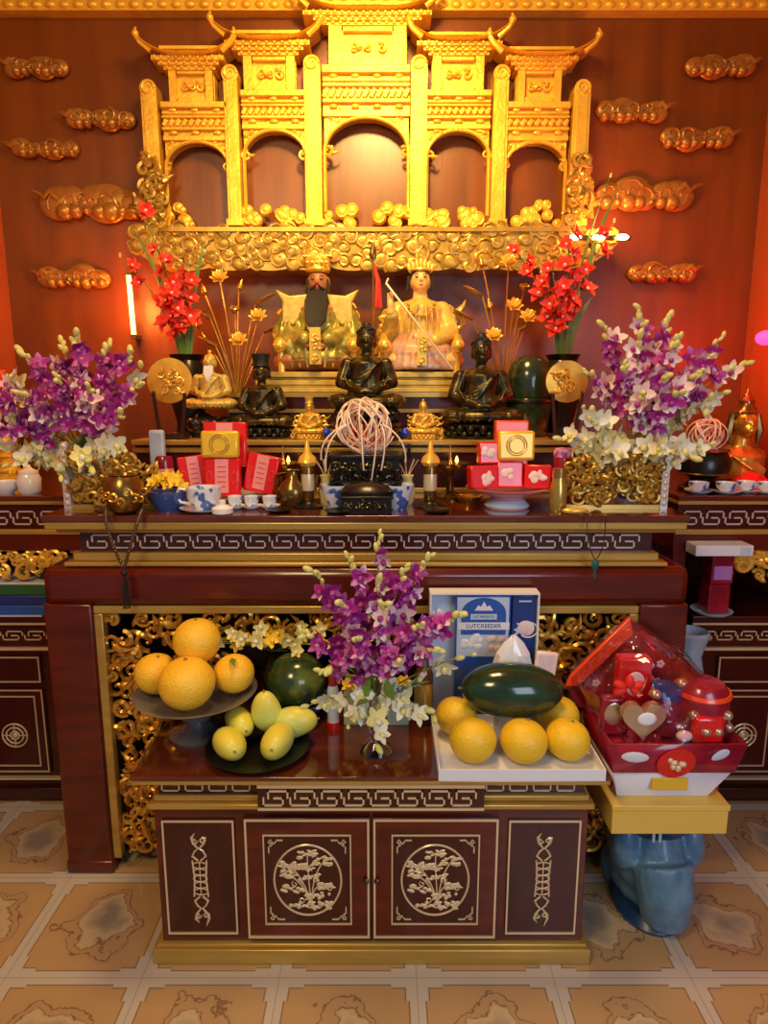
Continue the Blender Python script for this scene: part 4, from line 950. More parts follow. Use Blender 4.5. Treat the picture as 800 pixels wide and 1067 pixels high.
g = G(); g.lathe([(0.03, 0), (0.05, 0.012), (0.066, 0.05), (0.062, 0.10), (0.045, 0.125), (0.05, 0.13), (0.04, 0.13), (0.03, 0.10), (0, 0.09)], 24); g.build('bowl', 'dark_brass', t)
g = G()
for k in range(10): a = PI+PI*k/9; g.spiral(0.066*math.cos(a), 0.066*math.sin(a), 0.06+0.015*math.sin(k*2.3), 0.014, 1.2, k, 0.004)
g.build('relief', 'gold', t)
t = thing('prayer_beads', 'string of dark prayer beads hanging over the front edge from the round carved bowl', 'beads', (X(128, 560, 2.05), 2.04, ZT))
g = G(); P = bez((-0.055, 0.03, 0.02), (-0.05, -0.02, -0.02), (0.0, 0.0, -0.17), 22)+bez((0.0, 0.0, -0.17), (0.055, -0.02, -0.02), (0.06, 0.03, 0.02), 22)
for p in P: g.ell(p, 0.0065, n=8, k=6)
g.tube(P, 0.0015, 4); g.build('bead_string', 'bead', t)
g = G(); g.ell((0, 0, -0.18), 0.011)
for k in range(8): g.tube([(0, 0, -0.185), (0.006*math.cos(k), 0.006*math.sin(k), -0.22), (0.009*math.cos(k), 0.009*math.sin(k), -0.30)], 0.003, 4)
g.build('tassel', 'black_hair', t)
t = thing('hanging_charm', 'thin dark cord with a small green charm hanging at the right of the altar front', 'charm', (X(621, 560, 2.05), 2.045, ZT))
g = G(); g.tube(bez((-.03, 0.02, 0.0), (-.03, -.01, -.1), (0, 0, -.14))+bez((0, 0, -.14), (.03, -.01, -.1), (.03, 0.02, 0.0)), 0.0018, 5); g.build('cord', 'black_hair', t)
g = G(); g.ell((0, 0, -0.155), (0.013, 0.006, 0.018)); g.tube([(0, 0, -.165), (0, 0, -.20)], 0.004, 5); g.build('charm', 'tassel_green', t)

# ------------------------------------------------------------------ red packets
def packet(name, label, cat, loc, w_, h, d=0.045, rz=0, ry=0, tilt=-0.12, face='white', main='red_card'):
    t = thing(name, label, cat, loc); t.rotation_euler = (tilt, ry, rz)
    G().box(-w_/2, w_/2, 0, d, 0, h).build('packet_body', main, t, bevel=0.006)
    if face == 'white':
        f = G().box(-w_*0.19, w_*0.19, -0.0015, 0.001, h*0.10, h*0.98).build('label_strip', 'pink_card', t)
        g = G()
        for k in range(5): g.box(-w_*0.12, w_*0.12, -0.0022, -0.001, h*(0.25+k*0.13), h*(0.25+k*0.13)+0.003)
        g.build('printed_lines', 'red_card', f, smooth=False)
        for s_ in (-1, 1):
            g = G(); g.tube([(s_*w_*0.35+w_*0.08*math.cos(a), -0.001, h*0.5+w_*0.16*math.sin(a)) for a in [q*PI/8 for q in range(17)]], 0.0015, 4); g.build('ring_mark', 'orange_red_card', t)
    return t
DX = X(233, 500, 2.32)
t = thing('offering_plate', 'white plate under the red packets at left of the altar', 'plate', (DX, 2.38, ZT))
G().lathe([(0.06, 0), (0.06, 0.006), (0.14, 0.024), (0.145, 0.028), (0.135, 0.028), (0.05, 0.010), (0, 0.010)], 40).build('dish', 'porcelain', t)
pz = ZT+0.03
packet('red_packet', 'upright red packet with white strip, front and centre on the left plate', 'packet', (DX, 2.285, pz), 0.125, 0.135)
packet('red_packet', 'red packet leaning out to the left on the left plate', 'packet', (DX-0.10, 2.335, pz+0.006), 0.105, 0.135, rz=0.25, ry=-0.12)
packet('red_packet', 'red packet leaning out to the right on the left plate', 'packet', (DX+0.115, 2.335, pz+0.006), 0.12, 0.14, rz=-0.2, ry=0.18)
packet('red_packet', 'red packet standing highest, behind the gold tin at left', 'packet', (DX, 2.345, pz+0.10), 0.155, 0.16)
def tin(label, loc, w_=0.135, h=0.095):
    t = thing('square_tin', label, 'tin', loc); t.rotation_euler = (-0.1, 0, 0)
    G().box(-w_/2, w_/2, 0, 0.03, 0, h).build('tin_body', 'yellow_tin', t, bevel=0.010)
    g = G()
    for r_ in (0.034, 0.026): g.tube([(r_*math.cos(a), -0.001, h/2+r_*math.sin(a)) for a in [q*PI/12 for q in range(25)]], 0.0022, 5)
    g.build('round_mark', 'trim_gold', t)
tin('square gold tin with a round mark, on the left stack of red packets', (DX-0.005, 2.295, pz+0.137))
DX = X(528, 500, 2.25)
t = thing('footed_dish', 'white footed dish heaped with red packets at right of the incense burner', 'dish', (DX, 2.24, ZT))
G().lathe([(0.072, 0), (0.075, 0.008), (0.055, 0.03), (0.06, 0.042), (0.13, 0.062), (0.142, 0.072), (0.132, 0.072), (0.05, 0.052), (0, 0.050)], 40).build('dish', 'pink_card', t)
G().lathe([(0.0755, 0.004), (0.078, 0.010), (0.059, 0.030), (0.056, 0.030)], 40).build('foot', 'pale_blue', t)
pz = ZT+0.074
def candy_packet(label, loc, w_, h, **k):
    t = packet('red_sweet_packet', label, 'packet', loc, w_, h, face=None, **k)
    rn = random.Random(int(abs(loc[0])*1000)); g = G()
    for q in range(6): g.ell((rn.uniform(-.25, .25)*w_, -0.002, h*rn.uniform(.3, .7)), (rn.uniform(.008, .016), 0.004, rn.uniform(.008, .016)), n=9, k=6)
    g.build('sweet_picture', 'petal_pink', t); return t
candy_packet('red sweet packet lying at the left of the white footed dish', (DX-0.085, 2.18, pz), 0.10, 0.078, rz=0.25)
candy_packet('red sweet packet on top of the left one, beside the gold tin', (DX-0.065, 2.215, pz+0.08), 0.075, 0.075, rz=0.1)
candy_packet('red sweet packet at the right of the white footed dish', (DX+0.09, 2.185, pz), 0.09, 0.08, rz=-0.3)
candy_packet('red sweet packet in the middle of the white footed dish', (DX+0.002, 2.20, pz), 0.09, 0.09)
packet('red_packet', 'red box at the top of the right stack behind the gold tin', 'packet', (DX+0.015, 2.25, pz), 0.115, 0.225, face=None, main='orange_red_card', tilt=-.05)
tin('square gold tin with a round mark, on the right stack of red packets', (DX+0.022, 2.205, pz+0.093), 0.125, 0.10)

# cans, candle and bottles by the flowers
def can(label, loc, r, h, m, band):
    t = thing('drink_can', label, 'can', loc)
    G().lathe([(r*0.85, 0), (r, 0.006), (r, h-0.01), (r*0.85, h), (r*0.8, h-0.003), (0, h-0.003)], 28).build('can_body', m, t)
    G().lathe([(r*1.01, h*0.35), (r*1.015, h*0.36), (r*1.015, h*0.62), (r*1.01, h*0.63)], 28).build('band', band, t)
can('red drink can between the left orchids and the red packets', (X(171, 480, 2.32), 2.32, ZT+0.055), 0.031, 0.115, 'dark_red_card', 'pink_card')
tag(G().cbox((0, 0, 0.027), (0.075, 0.075, 0.054)).build('small_box', 'blue_glaze', loc=(X(171, 480, 2.32), 2.32, ZT), bevel=0.003), 'small dark blue box under the left red can', 'box')
t = thing('gift_candle', 'tall magenta-red candle jar standing behind the gold bottle at right', 'candle', (X(586, 480, 2.30), 2.30, ZT))
G().lathe([(0.03, 0), (0.031, 0.01), (0.031, 0.18), (0.027, 0.19), (0, 0.19)], 24).build('jar', 'dark_red_card', t); G().lathe([(0.032, 0.17), (0.032, 0.20), (0.0, 0.203)], 24).build('lid', 'petal_magenta', t)
t = thing('gold_bottle', 'short gold bottle beside the white footed dish', 'bottle', (X(582, 505, 2.16), 2.16, ZT))
G().lathe([(0.026, 0), (0.028, 0.008), (0.028, 0.085), (0.022, 0.105), (0.022, 0.13), (0, 0.13)], 24).build('bottle_body', 'bottle_gold', t); G().lathe([(0.024, 0.115), (0.024, 0.145), (0, 0.147)], 24).build('cap', 'brass', t)
tag(G().box(-.028, .028, 0, .03, 0, .12).build('striped_pouch', 'pale_blue', loc=(X(160, 425, 2.50), 2.50, ZT+0.20-0.20), bevel=0.006), 'pale blue pouch behind the left orchids', 'pouch').scale = (1, 1, 2.1)
t = thing('yellow_flower_bowl', 'dark blue bowl of yellow flowers beside the blue and white teacup', 'bowl', (X(176, 520, 2.19), 2.20, ZT))
G().lathe([(0.045, 0), (0.05, 0.01), (0.066, 0.05), (0.07, 0.065), (0.063, 0.065), (0.04, 0.02), (0, 0.018)], 28).build('bowl', 'blue_glaze', t)
rn = random.Random(6)
for q in range(12): put(OR['yellow'], 'yellow_blossom', t, (rn.uniform(-.05, .05), rn.uniform(-.05, .03), 0.07+rn.uniform(0, .045)), (rn.uniform(-.8, .8), -1, .6), 0, 1.1)

# teacup and small bowls
def cup(name, label, loc, r=0.045, h=0.06, handle=False, saucer=True, m='blue_porcelain', group=None):
    t = thing(name, label, 'cup' if 'cup' in name else 'bowl', loc, group=group); z = 0.0
    if saucer: G().lathe([(r*0.7, 0), (r*1.35, 0.012), (r*1.4, 0.015), (r*0.7, 0.008), (0, 0.008)], 32).build('saucer', 'porcelain', t); z = 0.008
    G().lathe([(r*0.55, z), (r*0.6, z+0.004), (r*0.95, z+h*0.5), (r, z+h), (r*0.93, z+h), (r*0.85, z+h*0.5), (r*0.4, z+0.01), (0, z+0.01)], 32).build('cup_body', m, t)
    if handle: G().tube([(-r*0.93, 0, z+h*0.85), (-r*1.4, 0, z+h*0.92), (-r*1.65, 0, z+h*0.6), (-r*1.35, 0, z+h*0.3), (-r*0.8, 0, z+h*0.25)], 0.005, 8).build('handle', 'porcelain', t)
    return t
cup('teacup', 'large white teacup with blue pattern and handle, left front of the altar', (X(213, 525, 2.16), 2.16, ZT), 0.058, 0.075, True)
for i, (px, lab) in enumerate(((245, 'small blue and white cup nearest the large teacup'), (262, 'middle one of the three small blue and white cups on the altar'), (281, 'small blue and white cup farthest from the large teacup'))):
    cup('small_cup', lab, (X(px, 522, 2.20), 2.20+0.0, ZT), 0.025, 0.038, group='small cups in a row on the altar')
tag(G().lathe([(0.03, 0), (0.035, 0.004), (0.035, 0.02), (0.012, 0.03), (0.012, 0.045), (0, 0.046)], 24).build('upturned_saucer', 'porcelain', loc=(X(232, 528, 2.12), 2.115, ZT)), 'small white domed saucer lying in front of the large teacup', 'saucer')
for i, (px, yy, w_) in enumerate(((728, 2.56, .038), (757, 2.55, .040), (778, 2.58, .038), (800, 2.55, .04))):
    cup('tea_cup', ['blue and white cup nearest the altar on the right side cabinet', 'second blue and white cup from the altar on the right side cabinet', 'blue and white cup right before the red cloth on the right side cabinet', 'rightmost blue and white cup on the right side cabinet'][i], (X(px, 505, yy), yy, ZT), w_, 0.038, group='tea cups on the right side cabinet')
cup('tea_cup', 'plain white cup at the far left on the left side cabinet', (X(6, 510, 2.56), 2.56, ZT), 0.05, 0.05, m='porcelain', saucer=False)
t = thing('lidded_jar', 'white lidded jar beside the plain cup on the left side cabinet', 'jar', (X(31, 510, 2.56), 2.56, ZT))
G().lathe([(0.034, 0), (0.042, 0.01), (0.045, 0.06), (0.036, 0.08), (0.0, 0.08)], 28).build('jar_body', 'porcelain', t); G().lathe([(0.038, 0.08), (0.036, 0.09), (0.015, 0.10), (0.008, 0.115), (0, 0.117)], 24).build('lid', 'porcelain', t)
t = thing('gold_stacked_tower', 'yellow-gold tiered tower ornament on the left side cabinet, partly behind the orchids', 'ornament', (X(8, 480, 2.74), 2.74, ZT))
g = G(); pr = []
for k in range(7): pr += [(0.06-k*0.004, k*0.03), (0.066-k*0.004, k*0.03+0.012), (0.05-k*0.004, k*0.03+0.02)]
g.lathe(pr+[(0.02, 0.24), (0, 0.26)], 28); g.build('tower', 'bright_gold', t)
for k in range(3): put(OR['yellow'], 'flower', t, (0.05*math.cos(k*2), -0.05, 0.08+k*0.04), (0, -1, .3), 0, 1.0)

# gold discs on stands
def disc(px, py, Y, r, label):
    x, z = at(px, py, Y); t = thing('gold_disc', label, 'plaque', (x, Y, S2Z)); zc = z-S2Z
    g = G(); g.lathe([(0, 0), (r*0.78, 0.0), (r*0.8, 0.006), (r, 0.006), (r, 0.018), (0, 0.018)], 40, T=TM((0, 0.01, zc), (PI/2-0.1, 0, 0))); g.build('disc', 'gold', t)
    g = G(); rn = random.Random(int(px)); scrolls(g, [(rn.uniform(-.5, .5)*r, zc+rn.uniform(-.5, .5)*r) for q in range(10)], px, -0.012, 0.003, (r*0.12, r*0.2), 0.003); g.build('relief', 'bright_gold', t)
    g = G(); g.cbox((0, 0, 0.012), (r*1.3, 0.07, 0.024))
    for s_ in (-1, 1): g.tube([(s_*r*0.5, -0.02, 0.02), (s_*r*0.7, -0.02, zc-r*0.55), (s_*r*0.74, 0.015, zc-r*0.35)], 0.008, 6)
    g.build('stand', 'dark_stand', t)
disc(177, 397, 2.62, 0.088, 'large round gold disc on a stand behind the left orchids')
disc(590, 398, 2.62, 0.082, 'round gold disc with relief on a stand behind the right orchids')
# dark urn
t = thing('dark_green_urn', 'big dark green domed urn between the right Buddha and the right gold disc', 'urn', (X(554, 420, 2.74), 2.80, S2Z)); t.scale = (0.85, 0.85, 1.02)
g = G(); g.lathe([(0.09, 0), (0.10, 0.015), (0.085, 0.03), (0.10, 0.06), (0.115, 0.14), (0.10, 0.155), (0.105, 0.165), (0.108, 0.25), (0.09, 0.30), (0.05, 0.325), (0, 0.33)], 32); g.build('urn_body', 'round_melon', t)
t.children[0].data.materials[0] = M['dark_leaf'] if False else mat('urn_glaze', (0.012, 0.03, 0.012), 0.2, coat=0.5, color2=(0.03, 0.05, 0.02), nscale=20)
G().lathe([(0.117, 0.135), (0.121, 0.142), (0.117, 0.152)], 32).build('rim_band', 'black_metal', t)

# ------------------------------------------------------------------ incense burners
def coil_ball(g, R, seed, n=26, r=0.0035):
    rn = random.Random(seed)
    for k in range(n):
        a, b = rn.uniform(0, PI), rn.uniform(-0.6, 0.6); q = R*rn.uniform(0.55, 1.0); off = rn.uniform(-0.15, 0.15)*R; pts = []
        a1 = rn.uniform(0, 6); L = rn.uniform(2.5, 5.5)
        for i in range(18):
            u = a1+L*i/17; p = Vector((q*math.cos(u), off, q*math.sin(u)+0.0)); p.rotate(Euler((b, 0, a))); pts.append((p.x, p.y*0.9, p.z*0.85+R*0.75))
        g.tube([p for p in pts if p[2] > -0.02] or pts[:2], r, 5)
t = thing('incense_burner', 'black square tripod incense burner in the centre, topped by a ball of curled ash sticks', 'incense burner', (X(381, 500, 2.32), 2.34, ZT))
g = G(); g.box(-0.12, 0.12, -0.08, 0.08, 0.075, 0.17); g.box(-0.13, 0.13, -0.09, 0.09, 0.165, 0.18); g.box(-0.125, 0.125, -0.085, 0.085, 0.07, 0.08)
for x in (-.10, .10):
    for y in (-.06, .06): g.tube([(x, y, 0.08), (x*1.05, y*1.1, 0.04), (x*0.95, y, 0.0)], [0.022, 0.015, 0.018], 8)
g.build('body', 'black_metal', t, bevel=0.003)
g = G(); scrolls(g, [(x/100, z) for x in range(-10, 11, 3) for z in (.10, .14)], 2, -0.083, 0.003, (0.010, 0.015), 0.002); g.build('relief', 'bronze', t)
for s_ in (-1, 1): G().tube([(s_*0.125, 0, 0.15), (s_*0.155, 0, 0.17), (s_*0.155, 0, 0.21), (s_*0.125, 0, 0.205)], 0.008, 8).build('handle', 'black_metal', t)
g = G(); coil_ball(g, 0.122, 3, 34, 0.003)
for (xa_, xb_, zb_) in ((-.10, -.135, -.06), (.10, .14, -.03), (.06, .02, -.10), (-.02, .0, -.13), (.09, .05, -.08), (-.11, -.15, -.02)):
    g.tube(bez((xa_*0.6, -0.08, 0.10), ((xa_+xb_)/2*1.2, -0.13, 0.06), (xb_, -0.10, zb_), 9), 0.003, 5)
g.build('curled_incense', 'wire', t, (0, 0, 0.185))
g = G()
for k in range(14): a = k*2.4; q = 0.05*math.sqrt(k/14); g.tube([(q*math.cos(a), q*math.sin(a), 0), (q*1.2*math.cos(a), q*1.2*math.sin(a), 0.10)], 0.0022, 5)
g.build('incense_sticks', 'tassel_red', t, (0, 0, 0.18))
t = thing('incense_burner', 'round black and gold incense burner with curled sticks on the right side cabinet', 'incense burner', (X(735, 490, 2.66), 2.68, ZT))
g = G(); g.lathe([(0.09, 0), (0.095, 0.015), (0.05, 0.035), (0.055, 0.05), (0.10, 0.075), (0.105, 0.12), (0.085, 0.155), (0.095, 0.165), (0.08, 0.165), (0.07, 0.13), (0, 0.12)], 32); g.build('body', 'black_metal', t)
for z in (0.012, 0.07, 0.16): G().lathe([(0.097 if z < .1 else 0.094, z-0.004), (0.100 if z < .1 else 0.099, z), (0.097 if z < .1 else 0.094, z+0.004)], 32).build('gold_band', 'dark_brass', t)
g = G(); coil_ball(g, 0.085, 8, 20, 0.003); g.build('curled_incense', 'wire', t, (0, 0, 0.155))

# ------------------------------------------------------------------ small brass and black ritual pieces
def candlestick(px, label):
    t = thing('candlestick', label, 'candlestick', (X(px, 515, 2.24), 2.24, ZT))
    G().lathe([(0.05, 0), (0.052, 0.006), (0.03, 0.012), (0.022, 0.02), (0, 0.02)], 28).build('base_plate', 'black_metal', t)
    G().lathe([(0.018, 0.02), (0.022, 0.03), (0.022, 0.135), (0.017, 0.15), (0, 0.15)], 24).build('candle_body', 'dark_brass', t)
    G().lathe([(0.0225, 0.06), (0.0228, 0.062), (0.0228, 0.115), (0.0225, 0.117)], 24).build('label_band', 'inlay', t)
    G().lathe([(0.024, 0.145), (0.034, 0.158), (0.028, 0.175), (0.012, 0.19), (0.006, 0.225), (0, 0.235)], 20).build('gold_top', 'bright_gold', t)
candlestick(321, 'brass candlestick with gold lotus top, left of the incense burner')
candlestick(448, 'brass candlestick with gold lotus top, right of the incense burner')
def oil_lamp(px, label):
    t = thing('oil_lamp', label, 'lamp', (X(px, 500, 2.36), 2.44, ZT))
    G().lathe([(0.05, 0), (0.052, 0.01), (0.015, 0.03), (0.012, 0.08), (0.02, 0.095), (0.065, 0.12), (0.072, 0.135), (0.062, 0.135), (0, 0.12)], 28).build('bowl', 'dark_brass', t)
    G().lathe([(0.006, 0.12), (0.012, 0.13), (0.006, 0.15), (0.003, 0.19), (0, 0.20)], 14).build('finial', 'brass', t)
    G().lathe([(0.002, 0.0), (0.007, 0.008), (0.004, 0.02), (0, 0.028)], 10).build('flame', 'flame', t, (0.022, -0.02, 0.135))
oil_lamp(292, 'footed brass oil lamp between the red packets and the left candlestick')
oil_lamp(471, 'footed brass oil lamp between the right candlestick and the footed dish')
for px, lab in ((340, 'small cream vase with gold twigs, left of the black burner'), (424, 'small cream vase with gold twigs, right of the black burner')):
    t = thing('twig_vase', lab, 'vase', (X(px, 510, 2.30), 2.30, ZT))
    G().lathe([(0.02, 0), (0.022, 0.006), (0.03, 0.05), (0.018, 0.09), (0.024, 0.105), (0.018, 0.105), (0, 0.09)], 22).build('vase_body', 'petal_cream', t)
    g = G()
    for k in range(7): g.tube([(0, 0, 0.09), (0.02*math.cos(k*0.9), 0.01*math.sin(k), 0.13), (0.04*math.cos(k*0.9), 0.02*math.sin(k), 0.16)], 0.002, 5)
    g.build('twigs', 'inlay', t)
for px, lab in ((340, 'little blue glass ball before the left gold figurine'), (422, 'little blue glass ball before the right gold figurine')):
    t = thing('blue_glass_cup', lab, 'ornament', (X(px, 448, 2.57), 2.58, S2Z)); G().ell((0, 0, 0.028), (0.018, 0.018, 0.02), n=16, k=10).build('ball', 'blue_glass', t); G().lathe([(0.012, 0), (0.014, 0.008), (0.008, 0.01)], 14).build('foot', 'brass', t)
for px, lab in ((351, 'blue and white bowl left of the round black box'), (414, 'blue and white bowl right of the round black box')):
    tag(G().lathe([(0.03, 0), (0.034, 0.01), (0.05, 0.05), (0.058, 0.085), (0.053, 0.085), (0.03, 0.02), (0, 0.018)], 30).build('porcelain_bowl', 'blue_porcelain', loc=(X(px, 520, 2.20), 2.21, ZT)), lab, 'bowl')
t = thing('round_black_box', 'low black box with domed lid in the middle of the altar front', 'box', (X(382, 525, 2.13), 2.15, ZT))
g = G(); g.box(-0.082, 0.082, -0.05, 0.05, 0, 0.058); g.box(-0.088, 0.088, -0.055, 0.055, 0.05, 0.06); g.build('box_body', 'black_metal', t, bevel=0.003)
g = G(); g.lathe([(0.088, 0.06), (0.09, 0.072), (0.07, 0.088), (0.03, 0.10), (0, 0.102)], 32, sy=0.6); g.build('lid', 'black_metal', t)
g = G(); scrolls(g, [(x/100, .03) for x in range(-7, 8, 2)], 1, -0.051, 0.0022, (0.008, 0.011), 0.001); g.build('engraving', 'bronze', t)
st = thing('cup_stand', 'black stand holding five small black cups before the incense burner', 'stand', (X(381, 500, 2.215), 2.225, ZT))
G().box(-0.125, 0.125, -0.014, 0.014, 0.088, 0.096).build('shelf', 'black_metal', st)
for s_ in (-1, 1): G().box(s_*0.115-0.008, s_*0.115+0.008, -0.012, 0.012, 0, 0.088).build('foot', 'black_metal', st)
for k in range(5):
    tag(G().lathe([(0.009, 0), (0.011, 0.004), (0.006, 0.01), (0.015, 0.02), (0.018, 0.035), (0.014, 0.036), (0, 0.02)], 18).build('black_cup', 'black_metal', loc=(st.location.x+(k-2)*0.054, 2.225, ZT+0.096)),
        ['leftmost', 'second from left', 'middle', 'second from right', 'rightmost'][k]+' of the five small black cups on the stand', 'cup', 'black cups on the stand')
t = thing('brass_teapot', 'round brass pot with spout between the small cups and left candlestick', 'teapot', (X(305, 515, 2.24), 2.25, ZT))
G().lathe([(0.03, 0), (0.034, 0.005), (0.05, 0.04), (0.046, 0.075), (0.022, 0.10), (0.02, 0.125), (0.026, 0.13), (0, 0.132)], 28).build('pot_body', 'dark_brass', t)
G().tube([(0.045, 0, 0.04), (0.075, 0, 0.06), (0.085, 0, 0.11)], [0.01, 0.007, 0.005], 8).build('spout', 'dark_brass', t)
G().tube([(-0.02, 0, 0.12), (-0.06, 0, 0.115), (-0.065, 0, 0.06), (-0.045, 0, 0.035)], 0.004, 8).build('handle', 'dark_brass', t)
for px, yy, lab in ((291, 2.14, 'small black dish right of the teacup row'), (352, 2.12, 'small black dish at the left front of the black box'), (455, 2.13, 'black dish in front of the right candlestick')):
    tag(G().lathe([(0.03, 0), (0.045, 0.01), (0.047, 0.012), (0.03, 0.006), (0, 0.006)], 28).build('black_dish', 'black_metal', loc=(X(px, 527, yy), yy, ZT)), lab, 'dish')
tag(G().lathe([(0.035, 0), (0.05, 0.02), (0.052, 0.022), (0.035, 0.008), (0, 0.008)], 28).build('brass_dish', 'brass', loc=(X(492, 520, 2.27), 2.36, ZT)), 'brass dish standing left behind the white footed dish', 'dish')
tag(G().ell((0, 0, 0.012), (0.045, 0.016, 0.012)).build('gold_ingot', 'bright_gold', loc=(X(598, 527, 2.12), 2.105, ZT)), 'small gold lump in front of the right carved screen', 'ingot')

# ------------------------------------------------------------------ right side cabinet, top: golden bust, red cloth
t = thing('golden_bust', 'golden bust with dark pointed headdress on the right side cabinet', 'bust', (X(775, 480, 2.84), 2.86, ZT))
g = G(); g.tube([(0, 0.02, 0.02), (0, 0.02, 0.12), (0, 0.02, 0.165), (0, 0.01, 0.21)], [0.10, 0.10, 0.05, 0.035], 14); g.ell((0, 0.02, 0.12), (0.12, 0.06, 0.045)); g.ell((0, 0.02, 0.03), (0.11, 0.07, 0.03))
G2 = G(); face(G2, 0, 0.05); g.add([(a, b, c_+0.265) for a, b, c_ in G2.v], G2.f)
for k in range(4): g.tube([(-0.08+k*0.02, -0.06, 0.13), (0.0+k*0.02, -0.085, 0.07), (0.05, -0.085, 0.04)], 0.006, 5)
g.build('body', 'gold', t, remesh=0.005)
g = G(); g.ell((0, 0.02, 0.29), (0.058, 0.058, 0.055)); g.lathe([(0.05, 0.31), (0.03, 0.34), (0.032, 0.36), (0.02, 0.375), (0.008, 0.40), (0, 0.42)], 18); 
for s_ in (-1, 1): g.tube([(s_*0.052, 0.01, 0.30), (s_*0.066, 0.0, 0.23), (s_*0.06, 0.0, 0.17)], [0.016, 0.018, 0.008], 7)
g.build('headdress', 'dark_brass', t)
rn = random.Random(12); g = G(); v = []; f = []; n_ = 14
for i in range(n_+1):
    for j in range(n_+1):
        x = (i/n_-.5)*0.22; y = (j/n_-.5)*0.13; r_ = math.sqrt((x/.11)**2+(y/.065)**2)
        v.append((x, y, max(0.004, 0.085*(1-min(1, r_)**1.6)*(0.85+0.15*math.sin(i*1.7)*math.cos(j*1.3)))))
for i in range(n_):
    for j in range(n_): a = i*(n_+1)+j; f.append((a, a+n_+1, a+n_+2, a+1))
g.add(v, f); tag(g.build('red_cloth', 'red_cloth', loc=(X(786, 497, 2.66), 2.68, ZT), solid=0.003, sub=1), 'bright red cloth heaped before the golden bust', 'cloth')

# ------------------------------------------------------------------ side shelves
t = thing('magazine_stack', 'green and blue glossy packs lying on the left cabinet shelf', 'magazines', (-1.42, 2.58, 0.82))
G().box(-0.2, 0.12, -0.08, 0.2, 0, 0.045).build('bottom_pack', 'blue_card_light', t, bevel=0.004); G().box(-0.2, 0.13, -0.075, 0.2, 0.045, 0.085).build('middle_pack', 'blue_card', t, bevel=0.004)
G().box(-0.2, 0.15, -0.07, 0.2, 0.085, 0.13).build('green_pack', 'green_print', t, bevel=0.004); G().box(-0.2, 0.16, -0.07, 0.2, 0.13, 0.137).build('white_sheet', 'white_card', t)
G().box(-0.2, 0.11, -0.085, 0.19, -0.0, 0.006).build('bottom_sheet', 'pale_blue', t, (0, 0, 0.0))
bx = X(738, 632, 2.56)
t = thing('gift_tin', 'lower dark red gift tin on the corner of the right cabinet shelf', 'tin', (bx+0.0, 2.525, 0.838)); G().lathe([(0.058, 0), (0.06, 0.006), (0.06, 0.115), (0.056, 0.12), (0, 0.12)], 4, T=Matrix.Rotation(PI/4, 4, 'Z')).build('tin_body', 'dark_red_card', t, bevel=0.006, smooth=False)
tag(G().lathe([(0.04, 0), (0.06, 0.004), (0.078, 0.015), (0.08, 0.018), (0.06, 0.012), (0, 0.012)], 28).build('plate', 'pale_blue', loc=(bx, 2.535, 0.8205)), 'pale blue plate under the two gift tins on the right shelf', 'plate')
t = thing('gift_tin', 'upper purple gift tin stacked under the long white box', 'tin', (bx+0.003, 2.525, 0.958)); G().lathe([(0.058, 0), (0.062, 0.006), (0.062, 0.125), (0.056, 0.13), (0, 0.13)], 4, T=Matrix.Rotation(PI/4, 4, 'Z')).build('tin_body', 'dark_red_card', t, bevel=0.006, smooth=False)
G().box(-0.035, 0.035, -0.0465, -0.044, 0.02, 0.075).build('printed_band', mat('lilac_card', (0.42, 0.20, 0.55), 0.35).name, t)
t = thing('long_white_box', 'long white flat box lying on top of the gift tins at right', 'box', (bx-0.03, 2.47, 1.088)); G().box(-0.11, 0.11, -0.05, 0.036, 0, 0.042).build('box_body', 'white_card', t, bevel=0.003)
G().box(0.06, 0.10, -0.0515, -0.049, 0.006, 0.036).build('blue_print', 'pale_blue', t)
# floor vase
x = X(717, 660, 2.42)
vase('pale blue ceramic floor vase standing between altar leg and right cabinet', (x, 2.40, 0), [(0.07, 0), (0.075, 0.02), (0.06, 0.06), (0.09, 0.25), (0.095, 0.45), (0.06, 0.62), (0.045, 0.70), (0.06, 0.76), (0.07, 0.79), (0.06, 0.80), (0.05, 0.78), (0, 0.70)], 'pale_celadon', 'floor_vase', 36)

# ------------------------------------------------------------------ offerings on the low cabinet
ZC = 0.645
def fruit(name, label, loc, r, m, squash=0.93, group=None, stalk=True, leafy=False, seed=1, rot=(0, 0, 0)):
    t = thing(name, label, name.split('_')[0] if name != 'watermelon' else 'fruit', loc, group=group); t['category'] = 'fruit'; t.rotation_euler = rot
    pr = []
    for k in range(15):
        a = PI*k/14; rr = r*math.sin(a)*(1-0.05*math.cos(a)); z = -r*squash*math.cos(a)
        if k >= 13: z -= r*0.03
        pr.append((max(rr, 0.0006), z))
    o = G().lathe(pr, 28).build('fruit_body', m, t)
    if stalk: G().lathe([(r*0.09, r*squash*0.93), (r*0.06, r*squash*1.0), (r*0.05, r*squash*1.04), (0, r*squash*1.05)], 8).build('stalk', 'stalk', t)
    if leafy: leaves('leaf', t, [((0, 0, r*0.88), (0.3, -0.8, 0.6), 0.05, 0.02)], 'leaf')
    return t
PX, PY_ = -0.525, 1.90
t = thing('pedestal_plate', 'footed silver plate carrying four pomelos, left on the low cabinet', 'plate', (PX, PY_, ZC))
G().lathe([(0.085, 0), (0.088, 0.008), (0.06, 0.02), (0.035, 0.04), (0.045, 0.06), (0.032, 0.075), (0.04, 0.10), (0.06, 0.115), (0, 0.116)], 36).build('foot', mat('pewter', (0.30, 0.31, 0.34), 0.25, metal=0.7).name, t)
G().lathe([(0.05, 0.113), (0.14, 0.12), (0.185, 0.145), (0.188, 0.148), (0.178, 0.148), (0.13, 0.126), (0, 0.122)], 48).build('plate', 'pewter', t)
pz = ZC+0.128
G_P = 'pomelos on the footed plate'
